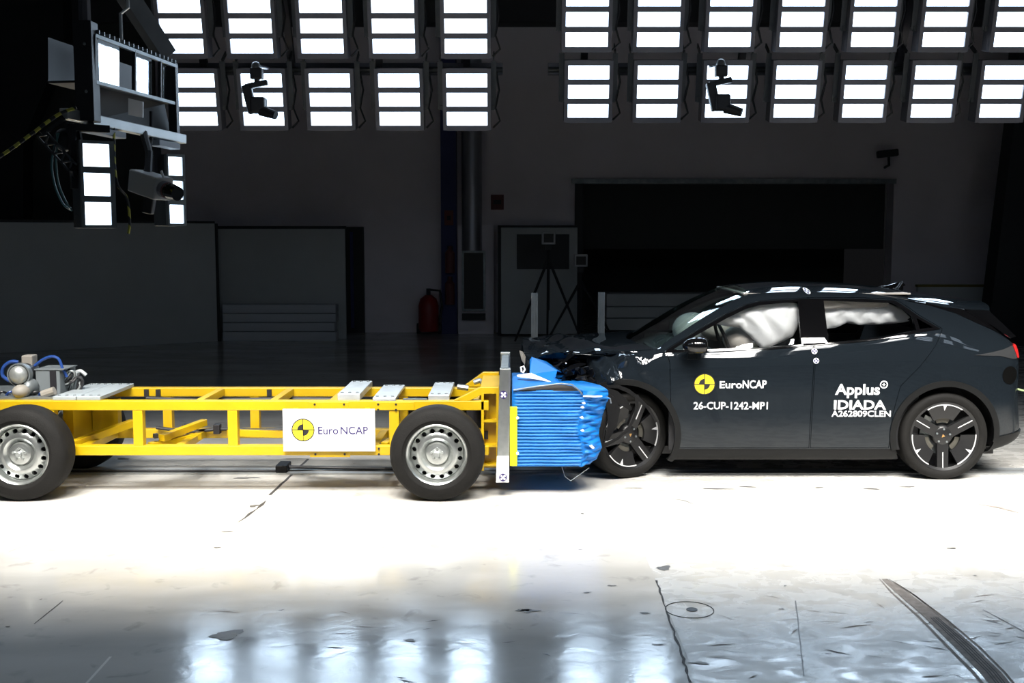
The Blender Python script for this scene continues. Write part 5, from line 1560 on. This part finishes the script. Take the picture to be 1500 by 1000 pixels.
px_bag('curtain_airbag', [(1050, 468, 474), (1062, 462, 477), (1085, 452, 480), (1100, 448, 492), (1112, 446, 505), (1120, 445, 512), (1130, 444, 508), (1150, 443, 500), (1164, 444, 492), (1170, 448, 480)], 8.46, .055, 3.2, 3, 'airbag')
px_bag('curtain_airbag', [(1203, 440, 482), (1222, 440, 480), (1238, 440, 473), (1258, 441, 476), (1285, 442, 475), (1305, 445, 474), (1322, 452, 472), (1330, 462, 470)], 8.50, .035, 4.5, 5, 'airbag')
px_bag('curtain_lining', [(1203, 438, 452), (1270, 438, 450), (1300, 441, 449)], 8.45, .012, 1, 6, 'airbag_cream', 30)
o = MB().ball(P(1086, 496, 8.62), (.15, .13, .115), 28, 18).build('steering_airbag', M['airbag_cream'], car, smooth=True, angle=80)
MB().ball((1.56, 9.42, 1.04), (.17, .24, .15), 24, 14).build('passenger_airbag', M['airbag'], car, smooth=True, angle=80)
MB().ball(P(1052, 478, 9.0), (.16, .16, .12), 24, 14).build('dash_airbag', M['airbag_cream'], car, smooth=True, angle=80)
m = MB(); c = P(1060, 503, 8.60)
m.lathe([(.165, 0), (.18, -.014), (.195, 0), (.18, .014)], (0, 0, 0), 32, 'x', closed=True); me = m.mesh('sw'); me.transform(Matrix.Translation(c) @ Matrix.Rotation(math.radians(-20), 4, 'Y'))
link_mesh('steering_wheel', me, BP, car, True)
# ---------------- torn parts around the front wheel
def strip(pts, w, Y, mt='torn_plastic', th=.006, name='torn_strip'):
    ps = [P(x, y, Y if not isinstance(Y, list) else Y[k]) for k, (x, y) in enumerate(pts)]
    ws = w if isinstance(w, list) else [w] * len(ps)
    A, B = [], []
    for i, p in enumerate(ps):
        t = (ps[min(i + 1, len(ps) - 1)] - ps[max(i - 1, 0)]).normalized(); n = Vector((-t.z, 0, t.x))
        A.append(p + n * ws[i] / 2); B.append(p - n * ws[i] / 2)
    m = MB(); f = Vector((0, th, 0)); n = len(ps)
    vs = A + B + [p + f for p in A] + [p + f for p in B]
    fs = []
    for i in range(n - 1):
        fs += [(i, i + 1, n + i + 1, n + i), (2 * n + i, 3 * n + i, 3 * n + i + 1, 2 * n + i + 1), (i, 2 * n + i, 2 * n + i + 1, i + 1), (n + i, n + i + 1, 3 * n + i + 1, 3 * n + i)]
    fs += [(0, n, 3 * n, 2 * n), (n - 1, 3 * n - 1, 4 * n - 1, 2 * n - 1)]
    m.add(vs, fs); return m.build(name, M[mt], car)
strip([(933, 578), (933, 596), (929, 612), (921, 628), (905, 642), (890, 650), (870, 656)], [.028, .024, .022, .018, .02, .028, .032], 8.02)
strip([(890, 566), (905, 566), (920, 572), (934, 582), (950, 598), (962, 618)], [.02, .028, .03, .026, .022, .016], 8.12)
strip([(884, 576), (893, 586), (899, 600), (897, 622), (888, 645)], [.05, .08, .10, .07, .03], 8.09)
strip([(880, 570), (900, 580), (915, 590), (925, 600)], [.05, .09, .06, .02], 8.10)
rr = random.Random(21)
for k in range(16):
    x = rr.uniform(822, 872); y = rr.uniform(528, 566)
    if y < 528 + (x - 822) * .35: y += 14
    d_ = rr.uniform(6, 16); a = rr.uniform(0, 6.28)
    pts = [P(x + d_ * math.cos(a + t) * rr.uniform(.5, 1), y + .7 * d_ * math.sin(a + t) * rr.uniform(.5, 1), rr.uniform(8.12, 8.3)) for t in (0, 1.3, 2.6, 3.9, 5.1)]
    m = MB(); n = Vector((.004, .008, .004))
    m.add(pts + [p + n for p in pts], [(0, 1, 2, 3, 4), (9, 8, 7, 6, 5)] + [(i, (i + 1) % 5, 5 + (i + 1) % 5, 5 + i) for i in range(5)])
    m.build('torn_shard', M[rr.choice(['torn_plastic', 'torn_plastic', 'black_plastic', 'gloss_black'])], car)
for k in range(8):
    x = rr.uniform(800, 865); y = rr.uniform(518, 545)
    strip([(x, y), (x + rr.uniform(6, 14), y + rr.uniform(-8, 6)), (x + rr.uniform(14, 26), y + rr.uniform(-10, 12))], [.014, .02, .006], rr.uniform(8.25, 8.5), rr.choice(['torn_plastic', 'steel_grey', 'gloss_black']), name='torn_shard')
strip([(826, 545), (836, 538), (848, 534), (858, 533)], [.012, .03, .03, .01], 8.1, 'gloss_black', .01)
strip([(829, 528), (834, 520), (838, 517)], [.02, .03, .02], 8.12, 'gloss_black', .01)
MB().ball(P(829, 532, 8.12), .006, 8, 6).build('bolt', M['white_paint'], car)
MB().box(.12, .55, CY - .45, CY + .6, .45, .84).build('crash_box', BP, car, bevel=.03)
